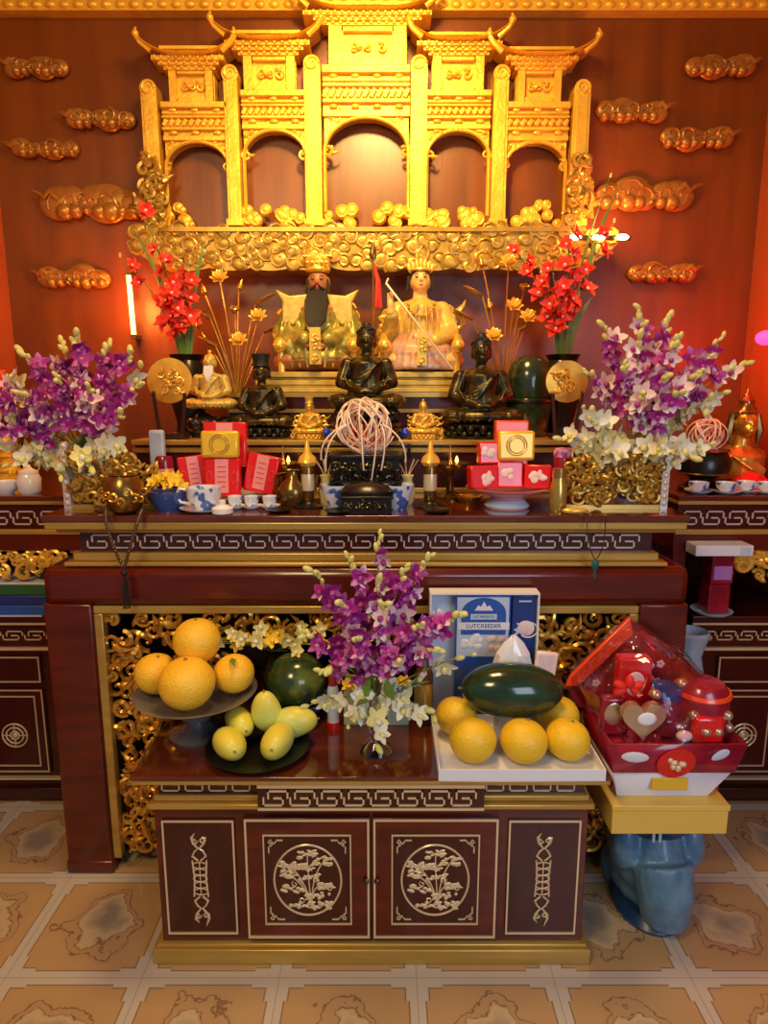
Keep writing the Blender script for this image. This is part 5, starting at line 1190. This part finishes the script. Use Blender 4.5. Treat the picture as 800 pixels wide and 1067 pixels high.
fruit('pomelo', 'largest pomelo at the front of the footed plate', (PX+0.0, PY_-0.085, pz+0.080), 0.083, 'pomelo', group=G_P)
fruit('pomelo', 'pomelo at the left of the footed plate', (PX-0.125, PY_+0.01, pz+0.068), 0.066, 'pomelo', group=G_P, rot=(0.1, 0.2, 0))
fruit('pomelo', 'pomelo at the right of the footed plate, with a green leaf', (PX+0.118, PY_+0.01, pz+0.068), 0.063, 'pomelo', group=G_P, leafy=True, rot=(0.3, 0, 0))
fruit('pomelo', 'topmost pomelo resting on the other three', (PX+0.0, PY_+0.035, pz+0.070+0.095), 0.073, 'pomelo', 0.98, group=G_P)
# mangoes
MX, MY = X(268, 790, 1.78), 1.80
tag(G().lathe([(0.09, 0), (0.095, 0.004), (0.15, 0.018), (0.155, 0.022), (0.145, 0.022), (0.09, 0.010), (0, 0.010)], 44).build('black_plate', 'black_metal', loc=(MX, MY, ZC)), 'low black plate under the five mangoes', 'plate')
def mango(label, loc, rot, s_=1.0):
    t = thing('mango', label, 'mango', loc, group='mangoes on the black plate'); t.rotation_euler = rot
    g = G(); pr = []
    for k in range(15):
        a = PI*k/14; z = -0.062*math.cos(a); r_ = 0.043*math.sin(a)**0.85*(1-0.16*math.cos(PI-a)); pr.append((max(0.0008, r_), z))
    v0 = len(g.v); g.lathe(pr, 24, sy=0.82); g.v = [(x+0.10*(z*z)/0.062*0.6, y, z) for x, y, z in g.v]
    g.build('fruit_body', 'mango', t); t.scale = (s_,)*3
    G().tube([(0.004, 0, 0.058), (0.005, 0, 0.068)], 0.003, 6).build('stalk', 'stalk', t)
mz = ZC+0.012
mango('mango lying at the front left of the black plate', (MX-0.068, MY-0.065, mz+0.046), (1.2, 0.75, 0.1), 1.2)
mango('mango lying at the front right of the black plate', (MX+0.065, MY-0.055, mz+0.046), (1.25, -0.9, 0.2), 1.22)
mango('mango at the back left of the black plate', (MX-0.06, MY+0.035, mz+0.062), (1.4, 0.9, 0.3), 1.08)
mango('mango standing upright at the back of the black plate', (MX+0.02, MY+0.04, mz+0.095), (0.15, -0.12, 0), 1.08)
mango('mango pointing right at the back right of the black plate', (MX+0.105, MY+0.04, mz+0.060), (0.2, 1.35, 0.2), 1.12)
# bowl with round watermelon
x = X(309, 735, 2.0)
t = thing('blue_bowl', 'dark blue bowl holding the round watermelon', 'bowl', (x, 2.0, ZC)); G().lathe([(0.05, 0), (0.055, 0.008), (0.05, 0.015), (0.09, 0.045), (0.105, 0.075), (0.098, 0.075), (0.05, 0.03), (0, 0.028)], 40).build('bowl', 'blue_glaze', t)
fruit('watermelon', 'round dark green watermelon sitting in the blue bowl', (x, 2.0, ZC+0.03+0.098), 0.098, 'round_melon', 0.98)
# yellow spray behind
x = X(285, 690, 2.16)
vase('slim dark vase behind the round watermelon', (x, 2.17, ZC), [(0.03, 0), (0.035, 0.01), (0.045, 0.08), (0.025, 0.15), (0.03, 0.17), (0.022, 0.17), (0, 0.15)], 'bronze')
rn = random.Random(3); t = thing('yellow_flower_bouquet', 'loose spray of yellow and cream flowers behind the round watermelon', 'flowers', (x, 2.17, ZC+0.16)); gs = G()
for k in range(30):
    a = rn.uniform(-1.3, 1.3); L = rn.uniform(0.10, 0.22); p = Vector((math.sin(a)*L, rn.uniform(-.20, -.08), 0.06+math.cos(a)*L*0.45)); gs.tube(bez((0, 0, 0), p*0.5+Vector((0, 0, .03)), p, 6), 0.0016, 4)
    put(OR['yellow' if k % 3 == 0 else 'cream'], 'yellow_blossom' if k % 3 == 0 else 'cream_blossom', t, p, (rn.uniform(-.6, .6), -1, rn.uniform(-.2, .6)), rn.uniform(0, 6), rn.uniform(0.9, 1.4))
gs.build('stems', 'stem', t); leaves('foliage', t, [((rn.uniform(-.1, .1), -.04, rn.uniform(.02, .08)), (rn.uniform(-1, 1), -.5, rn.uniform(0, .8)), 0.07, 0.02) for k in range(14)])
# centre orchids
VX, VY = X(392, 790, 1.80), 1.80
t = thing('glass_vase', 'clear footed glass vase holding the centre orchids', 'vase', (VX, VY, ZC))
G().lathe([(0.048, 0), (0.05, 0.004), (0.042, 0.02), (0.016, 0.045), (0.018, 0.055), (0.034, 0.09), (0.032, 0.14), (0.042, 0.18), (0.038, 0.18), (0.028, 0.14), (0.030, 0.09), (0.012, 0.062), (0, 0.060)], 36).build('vase_body', 'clear_glass', t)
c_ = (392, 735); k = 0.0029
bouquet('purple orchid bouquet in the clear glass vase on the low cabinet', (VX, VY, ZC+0.165),
        [tipof(a, b, c_, y) for a, b, y in ((395, 565, 0.02), (330, 600, 0.0), (445, 585, 0.0), (365, 585, -.02), (420, 592, -.04), (475, 640, -.04), (320, 660, -.05), (360, 620, -.1), (400, 620, -.12), (435, 640, -.12), (340, 690, -.09), (375, 650, -.16), (415, 670, -.16), (450, 670, -.08), (395, 600, -.1))],
        ['purple', 'purple', 'magenta', 'purple', 'magenta', 'purple', 'pink'], 15, 1.45, [(tipof(325, 735, c_, -.04), 5), (tipof(450, 745, c_, -.04), 6), (tipof(485, 680, c_, -.05), 5), (tipof(392, 765, c_, -.10), 5), (tipof(365, 745, c_, -.1), 4)], nb=8, nleaf=8)
# green box with yellow flowers, tube
x = X(392, 725, 1.98)
t = thing('pale_green_box', 'pale green box with yellow flowers on it behind the glass vase', 'box', (x, 1.98, ZC)); G().box(-0.105, 0.105, -0.03, 0.06, 0, 0.125).build('box_body', 'green_card', t, bevel=0.003)
for s_ in (-1, 1):
    for q in range(3): put(OR['yellow'], 'yellow_blossom', t, (s_*0.075+(q-1)*0.015, -0.02-0.01*q, 0.135+0.01*q), (s_*.3, -1, .8), q, 1.1)
x = X(348, 735, 1.98)
t = thing('spray_tube', 'grey and red tube standing beside the blue bowl', 'tube', (x, 1.94, ZC)); G().lathe([(0.018, 0.02), (0.018, 0.13), (0.012, 0.15), (0, 0.15)], 20).build('tube_body', 'pale_blue', t); G().lathe([(0.02, 0), (0.02, 0.022), (0, 0.022)], 20).build('red_base', 'red_card', t); G().lathe([(0.014, 0.145), (0.014, 0.18), (0, 0.182)], 20).build('cap', 'dark_red_card', t)
# white tray with fruit
TX0, TX1, TY0, TY1 = 0.215, 0.668, 1.645, 1.955
t = thing('white_tray', 'white card tray of yellow fruit at the right end of the low cabinet', 'tray', ((TX0+TX1)/2, TY0, ZC+0.001)); hw = (TX1-TX0)/2
G().box(-hw, hw, 0, TY1-TY0, 0, 0.006).build('tray_floor', 'white_card', t)
g = G(); g.box(-hw, hw, -0.004, 0.0, 0, 0.034); g.box(-hw-0.004, -hw, -0.004, TY1-TY0, 0, 0.034); g.box(hw, hw+0.004, -0.004, TY1-TY0, 0, 0.034); g.box(-hw, hw, TY1-TY0-0.004, TY1-TY0, 0, 0.034); g.build('tray_wall', 'white_card', t)
fz = ZC+0.008
GO = 'yellow pomelos in the white tray'
for (x, y, r, lab) in ((0.315, 1.735, .069, 'yellow pomelo at the front left corner of the white tray'), (0.462, 1.730, .068, 'yellow pomelo in the middle of the front row of the tray'), (0.592, 1.745, .064, 'yellow pomelo at the front right corner of the tray'),
                    (0.285, 1.882, .064, 'yellow pomelo at the back left of the tray, behind the oval watermelon'), (0.60, 1.885, .066, 'yellow pomelo at the back right of the tray, behind the oval watermelon')):
    fruit('pomelo', lab, (x, y, fz+r*0.93), r, 'orange_yellow', group=GO, rot=(random.Random(int(x*99)).uniform(-.3, .3), .2, 0))
# oval watermelon
t = thing('watermelon', 'large oval dark watermelon lying on top of the yellow pomelos', 'fruit', (0.445, 1.835, ZC+0.178))
pr = [(max(0.0008, 0.083*math.sin(PI*k/18)**0.9), -0.152*math.cos(PI*k/18)) for k in range(19)]
G().lathe(pr, 36, T=TM((0, 0, 0), (0, PI/2+0.03, 0))).build('fruit_body', 'watermelon', t); G().tube([(-0.150, 0, 0.003), (-0.162, 0, 0.008)], 0.004, 6).build('stalk', 'stalk', t)
# gift box lid with blue cartons
t = thing('open_gift_box', 'upright open white gift box with two blue cartons inside, behind the oval watermelon', 'box', (0, 2.0, ZC)); bx0, bx1 = X(447, 650, 2.03), X(559, 650, 2.03); hz = Z(618, 2.02)-ZC
G().box(bx0, bx1, 0.055, 0.06, 0, hz).build('back', 'pale_blue', t)
g = G(); g.box(bx0, bx1, 0.0, 0.06, hz, hz+0.005); g.box(bx0, bx0+0.005, 0.0, 0.06, 0, hz); g.box(bx1-0.005, bx1, 0.0, 0.06, 0, hz); g.box(bx0, bx1, 0.0, 0.06, 0, 0.005); g.build('rim', 'white_card', t)
cxa, cxb = X(474, 650, 2.02), X(532, 650, 2.02)
b1 = G().box(cxa, cxb-0.003, 0.01, 0.054, 0.006, hz-0.006).build('carton', 'blue_card_light', t, bevel=0.003)
def txt(s_, size, loc, m, parent, name='lettering', ext=0.0006):
    c2 = bpy.data.curves.new(name, 'FONT'); c2.body = s_; c2.size = size; c2.align_x = 'CENTER'; c2.align_y = 'CENTER'; c2.extrude = ext; c2.materials.append(M[m])
    o = bpy.data.objects.new(name, c2); me = bpy.data.meshes.new_from_object(o); bpy.data.objects.remove(o)
    o = bpy.data.objects.new(name, me); COL.objects.link(o); o.location = loc; o.rotation_euler = (PI/2, 0, 0); o.parent = parent; return o
cm = (cxa+cxb)/2; cw = cxb-cxa
zt_ = hz-0.006
G().box(cxa+0.005, cxb-0.009, 0.0085, 0.0105, zt_-0.205, zt_-0.005).build('picture_panel', 'pale_blue', b1)
g = G(); g.lathe([(cw*0.40, 0), (cw*0.40, 0.001), (0, 0.001)], 32, T=TM((cm, 0.0085, zt_-0.06), (PI/2, 0, 0)), sy=0.75); g.box(cm-cw*0.40, cm+cw*0.40, 0.0072, 0.0085, zt_-0.13, zt_-0.06); g.build('blue_shield', 'blue_card_light', b1)
g = G(); g.prism([(cm-0.03, zt_-0.048), (cm-0.018, zt_-0.030), (cm-0.010, zt_-0.036), (cm, zt_-0.018), (cm+0.010, zt_-0.036), (cm+0.018, zt_-0.030), (cm+0.03, zt_-0.048)], 0.0055, 0.007); g.build('peak_emblem', 'white_card', b1, smooth=False)
G().box(cm-0.042, cm+0.042, 0.0055, 0.007, zt_-0.078, zt_-0.060).build('upper_banner', 'pale_blue', b1); txt('LUT PRONTO', 0.011, (cm, 0.005, zt_-0.069), 'blue_card', b1)
G().box(cm-cw*0.46, cm+cw*0.46, 0.0045, 0.0065, zt_-0.112, zt_-0.088).build('banner', 'white_card', b1); txt('LUTCREEDER', 0.019, (cm, 0.004, zt_-0.100), 'blue_card', b1)
rn = random.Random(5); g = G()
for q in range(9): g.ell((cm-0.035+rn.uniform(-.025, .025), 0.0075, zt_-0.155+rn.uniform(-.02, .02)), (0.014, 0.003, 0.012), n=10, k=6)
g.build('pastry_picture', 'porcelain', b1)
g = G()
for q in range(7): g.ell((cm+0.04+rn.uniform(-.02, .02), 0.0075, zt_-0.165+rn.uniform(-.02, .025)), (0.012, 0.003, 0.012), n=10, k=6)
g.build('berry_picture', 'petal_pink', b1)
b2 = G().box(cxb+0.003, bx1-0.008, 0.015, 0.054, 0.006, hz-0.006).build('carton', 'blue_card', t, bevel=0.003)
cm2 = (cxb+bx1)/2
g = G(); 
for r_, mm in ((0.030, 0),): g.ell((cm2+0.005, 0.0125, zt_-0.11), (0.028, 0.004, 0.026), (0, 0.3, 0), 16, 8)
g.build('cup_picture', 'petal_pink', b2); g = G(); g.tube([(cm2+0.03*math.cos(a)+0.012, 0.012, zt_-0.115+0.026*math.sin(a)) for a in [q*PI/8-PI*0.75 for q in range(13)]], 0.0025, 5); g.build('cup_outline', 'white_card', b2)
g = G()
for q in range(6): g.ell((cm2-0.035+q*0.004, 0.0125, zt_-0.15+q*0.010), (0.014, 0.003, 0.004), (0, 0.6 if q % 2 else -0.6, 0), 8, 5)
g.build('sprig_picture', 'pale_blue', b2); G().box(cm2-0.02, cm2+0.02, 0.0135, 0.0152, zt_-0.022, zt_-0.017).build('small_print', 'pale_blue', b2)
# brown bottle
t = thing('brown_bottle', 'brown bottle with silver neck at the left edge of the open gift box', 'bottle', (X(459, 730, 1.975), 1.965+0.008, ZC))
t.location.x = 0.188
G().lathe([(0.028, 0), (0.031, 0.006), (0.031, 0.17), (0.022, 0.19), (0.014, 0.20), (0, 0.20)], 26).build('bottle_body', 'bottle_brown', t); G().lathe([(0.0155, 0.195), (0.017, 0.225), (0.012, 0.24), (0, 0.242)], 20).build('cap', 'pewter', t)
G().lathe([(0.0312, 0.04), (0.0316, 0.042), (0.0316, 0.14), (0.0312, 0.142)], 26).build('label_band', 'bottle_gold', t)
# white paper bundle
x = X(537, 690, 1.97); t = thing('paper_bundle', 'crumpled white paper bundle rising behind the oval watermelon', 'bundle', (0.462, 1.955-0.045+0.01, ZC+0.008))
rn = random.Random(8); g = G(); pr = [(0.055, 0), (0.060, 0.02), (0.058, 0.15), (0.062, 0.20), (0.050, 0.25), (0.028, 0.285), (0.012, 0.305), (0, 0.31)]
g.lathe(pr, 22, sy=0.55); g.v = [(a*(1+rn.uniform(-.14, .14)), b*(1+rn.uniform(-.14, .14)), c_+rn.uniform(-.004, .004)*(c_ > .01)) for a, b, c_ in g.v]; g.build('wrapping', 'porcelain', t, angle=15)
t.location.y = 1.92
tag(G().box(-0.035, 0.035, 0, 0.02, 0, 0.25).build('lilac_pouch', 'petal_pink', loc=(0.545, 1.925, ZC+0.008), bevel=0.008, rot=(-0.03, 0.12, 0)), 'pale pink pouch right of the crumpled white paper bundle', 'pouch')

# ------------------------------------------------------------------ stool, yellow box and gift basket at right
SX, SY = X(676, 930, 1.92), 1.93
t = thing('ceramic_stool', 'blue-grey glazed ceramic elephant stool on the floor at right', 'stool', (SX, SY, 0)); t.scale = (1, 1, 1.2)
g = G(); g.ell((0.0, 0.04, 0.17), (0.125, 0.17, 0.145)); g.ell((0, 0.06, 0.06), (0.105, 0.15, 0.06))
g.tube([(0.0, -0.08, 0.19), (0.005, -0.11, 0.12), (0.012, -0.10, 0.045)], [0.095, 0.088, 0.075], 16)
for s_ in (-1, 1): g.ell((s_*0.105, -0.04, 0.215), (0.045, 0.05, 0.07)); g.ell((s_*0.07, 0.12, 0.06), (0.05, 0.05, 0.07))
g.build('stool_body', 'stool_glaze', t, remesh=0.008)
g = G(); g.lathe([(0.11, 0.0), (0.115, 0.012), (0.095, 0.035), (0, 0.035)], 36, sy=1.3, c=(0.0, 0.01, 0)); g.build('base_rim', 'stool_dark', t)
g = G(); g.lathe([(0.115, 0.255), (0.13, 0.275), (0.13, 0.30), (0.11, 0.318), (0.09, 0.345), (0.09, 0.352), (0, 0.352)], 36, c=(0, 0.03, 0)); g.build('saddle', 'stool_dark', t)
g = G(); g.ell((0.03, -0.10, 0.325), (0.035, 0.02, 0.022)); g.build('white_relief', 'white_card', t)
for dx in (-0.045, -0.025): g = G(); g.tube([(dx, -0.105, 0.335), (dx-0.002, -0.112, 0.27)], 0.005, 6); g.build('tassel_relief', 'pale_blue', t)
YZ = 0.4235
t = thing('yellow_box', 'flat yellow cardboard box balanced on the ceramic stool', 'box', (0.903, 1.72, YZ)); t.rotation_euler = (0, 0, 0.0)
G().box(-0.175, 0.165, 0, 0.335, 0, 0.092).build('box_body', 'yellow_card', t, bevel=0.003)
G().box(-0.178, 0.168, -0.003, 0.338, 0.076, 0.094).build('lid', 'yellow_card', t, bevel=0.003)
BZ = YZ+0.095
bk = thing('gift_basket', 'red and white gift hamper wrapped in shiny cellophane, on the yellow box', 'hamper', (0.890, 1.765, BZ))
def tray_shape(z0, z1, b0, b1, t0, t1, y0a, y0b, y1):  # tapered open tray wall
    g = G(); th = 0.006
    v = [(b0, y0a, z0), (b1, y0a, z0), (b1, y1, z0), (b0, y1, z0), (t0, y0b, z1), (t1, y0b, z1), (t1, y1+0.02, z1), (t0, y1+0.02, z1)]
    g.add(v, [(0, 3, 2, 1), (0, 1, 5, 4), (1, 2, 6, 5), (2, 3, 7, 6), (3, 0, 4, 7)]); return g
tray_shape(0, 0.105, -0.135, 0.135, -0.165, 0.19, 0.0, -0.03, 0.22).build('white_base', 'white_card', bk, solid=0.006)
tray_shape(0.095, 0.20, -0.165, 0.19, -0.185, 0.205, -0.032, -0.06, 0.24).build('red_tray', 'dark_red_card', bk, solid=0.006)
g = G(); g.lathe([(0.055, 0), (0.055, 0.003), (0, 0.003)], 28, T=TM((0.01, -0.046, 0.135), (PI/2+0.27, 0, 0))); o = g.build('round_badge', 'red_card', bk)
g = G(); rn = random.Random(3)
for q in range(8): g.ell((0.01+rn.uniform(-.02, .02), -0.050, 0.135+rn.uniform(-.018, .018)), 0.009, n=8, k=6)
g.build('flower_badge', 'inlay', o)
g = G(); g.ell((-0.11, -0.050, 0.155), (0.04, 0.004, 0.02), (0.28, 0.1, 0)); g.build('white_label', 'white_card', bk)
g = G(); g.ell((0.14, -0.050, 0.165), (0.035, 0.004, 0.018), (0.28, -0.5, 0)); g.build('leaf_label', 'pale_blue', bk)
G().box(-0.045, 0.06, -0.027, -0.022, 0.035, 0.075).build('gold_label', 'yellow_tin', bk, rot=(0.0, 0, 0), bevel=0.002)
rn = random.Random(44); g = G(); g.box(-0.15, 0.165, 0.0, 0.20, 0.02, 0.17)
for q in range(70): g.ell((rn.uniform(-.15, .165), rn.uniform(0, .19), 0.168+rn.uniform(-.008, .006)), (rn.uniform(.015, .03), rn.uniform(.015, .03), 0.014), (rn.uniform(-.4, .4), rn.uniform(-.4, .4), 0), 7, 5)
g.build('tissue_bed', 'dark_red_card', bk)
# back panel: a diamond-cut red board
zt = Z(643, 1.965)-BZ; g = G()
g.prism([(-0.20, 0.18), (0.20, 0.18), (0.215, 0.23), (0.20, 0.28), (0.09, zt-0.10), (-0.06, zt), (-0.23, zt-0.19), (-0.245, 0.26)], 0.20, 0.212); g.build('back_board', 'dark_red_card', bk, bevel=0.003)
g = G(); g.prism([(-0.06, zt+.004), (-0.235, zt-0.19), (-0.25, 0.26), (-0.215, 0.26), (-0.20, zt-0.215), (-0.045, zt-0.05)], 0.185, 0.2); g.build('orange_edge', 'orange_red_card', bk, bevel=0.003)
g = G(); rn = random.Random(10)
for q in range(16):
    x, z = rn.uniform(-.15, .15), rn.uniform(.24, .44)
    if z < zt-0.06-abs(x+0.06)*0.85:
        g = G()
        for w_ in range(5): a = w_*2*PI/5; g.ell((x+0.008*math.cos(a), 0.198, z+0.008*math.sin(a)), (0.006, 0.002, 0.006), n=7, k=5)
        g.build('blossom_print', 'petal_pink', bk)
# contents
c = thing('heart_tin', 'silver-gold heart-shaped tin inside the gift hamper', 'tin', (0.890-0.085, 1.765-0.015, BZ+0.195))
P = []
for q in range(40):
    a = 2*PI*q/40; P.append((0.0031*16*math.sin(a)**3*1.0, 0.036+0.0031*(13*math.cos(a)-5*math.cos(2*a)-2*math.cos(3*a)-math.cos(4*a))))
g = G(); g.prism(P[::-1], -0.018, 0.012); g.build('tin_body', mat('champagne', (0.62, 0.47, 0.32), 0.25, metal=0.7).name, c, bevel=0.006); g = G(); g.ell((0.006, -0.02, 0.04), (0.022, 0.004, 0.016)); g.build('emblem', 'white_card', c); c.location.z += 0.02; c.scale = (1.25, 1, 1.25)
def inside(name, label, cat, g, m, loc, extra=None, **k):
    t = thing(name, label, cat, loc); g.build('body', m, t, **k)
    for nm, g2, m2 in (extra or []): g2.build(nm, m2, t)
ox, oy = 0.890, 1.765
inside('sweet_jar', 'round clear-lidded jar of red sweets at the right inside the hamper', 'jar', G().lathe([(0.07, 0), (0.078, 0.01), (0.078, 0.13), (0.06, 0.155), (0, 0.16)], 28), 'dark_red_card', (ox+0.115, oy+0.05, BZ+0.185),
       [('rim', G().lathe([(0.079, 0.12), (0.083, 0.125), (0.079, 0.135)], 28), 'orange_red_card'), ('sweets', (lambda g_: [g_.ell((0.078*math.cos(a), 0.078*math.sin(a), 0.05+0.03*math.sin(a*5)), 0.016, n=9, k=6) for a in [PI+q*PI/7 for q in range(8)]] and [g_.tube([(0.077*math.cos(a), 0.077*math.sin(a), 0.05+0.03*math.sin(a*5)) for a in [PI+q*PI/21 for q in range(22)]], 0.006, 5)] and g_)(G()), 'champagne')])
inside('red_pouch', 'bright red pouch in front of the sweet jar in the hamper', 'pouch', G().box(-.045, .045, -.015, .015, 0, .085), 'red_card', (ox+0.105, oy-0.02, BZ+0.185), bevel=0.012)
inside('red_bow', 'red ribbon bow on top of the hamper contents', 'bow', (lambda g_: [g_.ell((math.cos(a)*0.028, 0, math.sin(a)*0.018), (0.022, 0.012, 0.013), (0, -a, 0), 10, 6) for a in (0.4, 1.5, 2.7, 3.7, 5.6)] and g_)(G()), 'tassel_red', (ox-0.115, oy+0.02, BZ+0.335))
inside('tea_caddy', 'dark tea caddy standing in the middle of the hamper', 'caddy', G().lathe([(0.04, 0), (0.042, 0.006), (0.042, 0.13), (0.035, 0.14), (0, 0.14)], 24), 'dark_red_card', (ox+0.012, oy+0.05, BZ+0.185), [('lid', G().lathe([(0.043, 0.11), (0.043, 0.142), (0, 0.144)], 24), 'blue_card')])
inside('biscuit_packet', 'patterned packet left of the heart tin in the hamper', 'packet', G().box(-.035, .035, -.015, .02, 0, .12), 'dark_red_card', (ox-0.155, oy+0.03, BZ+0.185), [('shine_print', G().ell((0, -0.016, 0.07), (0.028, 0.003, 0.035)), 'champagne')], bevel=0.01)
inside('red_carton', 'tall red carton behind the heart tin in the hamper', 'carton', G().box(-.05, .05, -.02, .03, 0, .20), 'red_card', (ox-0.06, oy+0.13, BZ+0.185), [('picture', G().ell((0, -0.021, 0.12), (0.03, 0.003, 0.04)), 'petal_pink')], bevel=0.004)
inside('round_sweet', 'pale round sweet at the front rim of the hamper', 'sweet', G().ell((0, 0, 0.015), (0.024, 0.016, 0.016)), 'petal_pink', (ox+0.035, oy-0.03, BZ+0.195))
for q, (dx, dz, lab) in enumerate(((-0.03, 0.30, 'gold foil sweet above the heart tin in the hamper'), (0.055, 0.325, 'gold foil sweet lying on the tea caddy in the hamper'))):
    inside('foil_sweet', lab, 'sweet', G().ell((0, 0, 0), (0.02, 0.018, 0.016)), 'champagne', (ox+dx, oy+(0.03 if q == 0 else 0.05), BZ+dz+0.01))
# cellophane wrap
v = []; f = []; nu, nv = 16, 12; g = G(); rn = random.Random(2)
top = [(-0.25, 0.27), (-0.238, zt-0.19), (-0.06, zt+0.01), (0.06, zt-0.07), (0.14, 0.36), (0.225, 0.27)]
def along(P_, t_):
    q = t_*(len(P_)-1); i = min(len(P_)-2, int(q)); u = q-i; return P_[i][0]*(1-u)+P_[i+1][0]*u, P_[i][1]*(1-u)+P_[i+1][1]*u
for j in range(nv+1):
    s_ = j/nv
    for i in range(nu+1):
        u = i/nu; tx, tz = along(top, u); bxx = -0.19+0.40*u; bz = 0.205; bulge = math.sin(PI*s_)*0.055
        edge_ = math.sin(PI*u)**0.5
        y = 0.22*(1-s_)+(-0.065+0.20*(1-edge_))*s_ - bulge*edge_
        v.append((tx*(1-s_)+bxx*s_+rn.uniform(-.006, .006), y+rn.uniform(-.008, .008), tz*(1-s_)+bz*s_+rn.uniform(-.004, .004)+0.05*math.sin(PI*s_)*edge_))
for j in range(nv):
    for i in range(nu): a = j*(nu+1)+i; f.append((a, a+nu+1, a+nu+2, a+1))
g.add(v, f); g.build('cellophane_wrap', 'cellophane', bk, angle=180, sub=1)
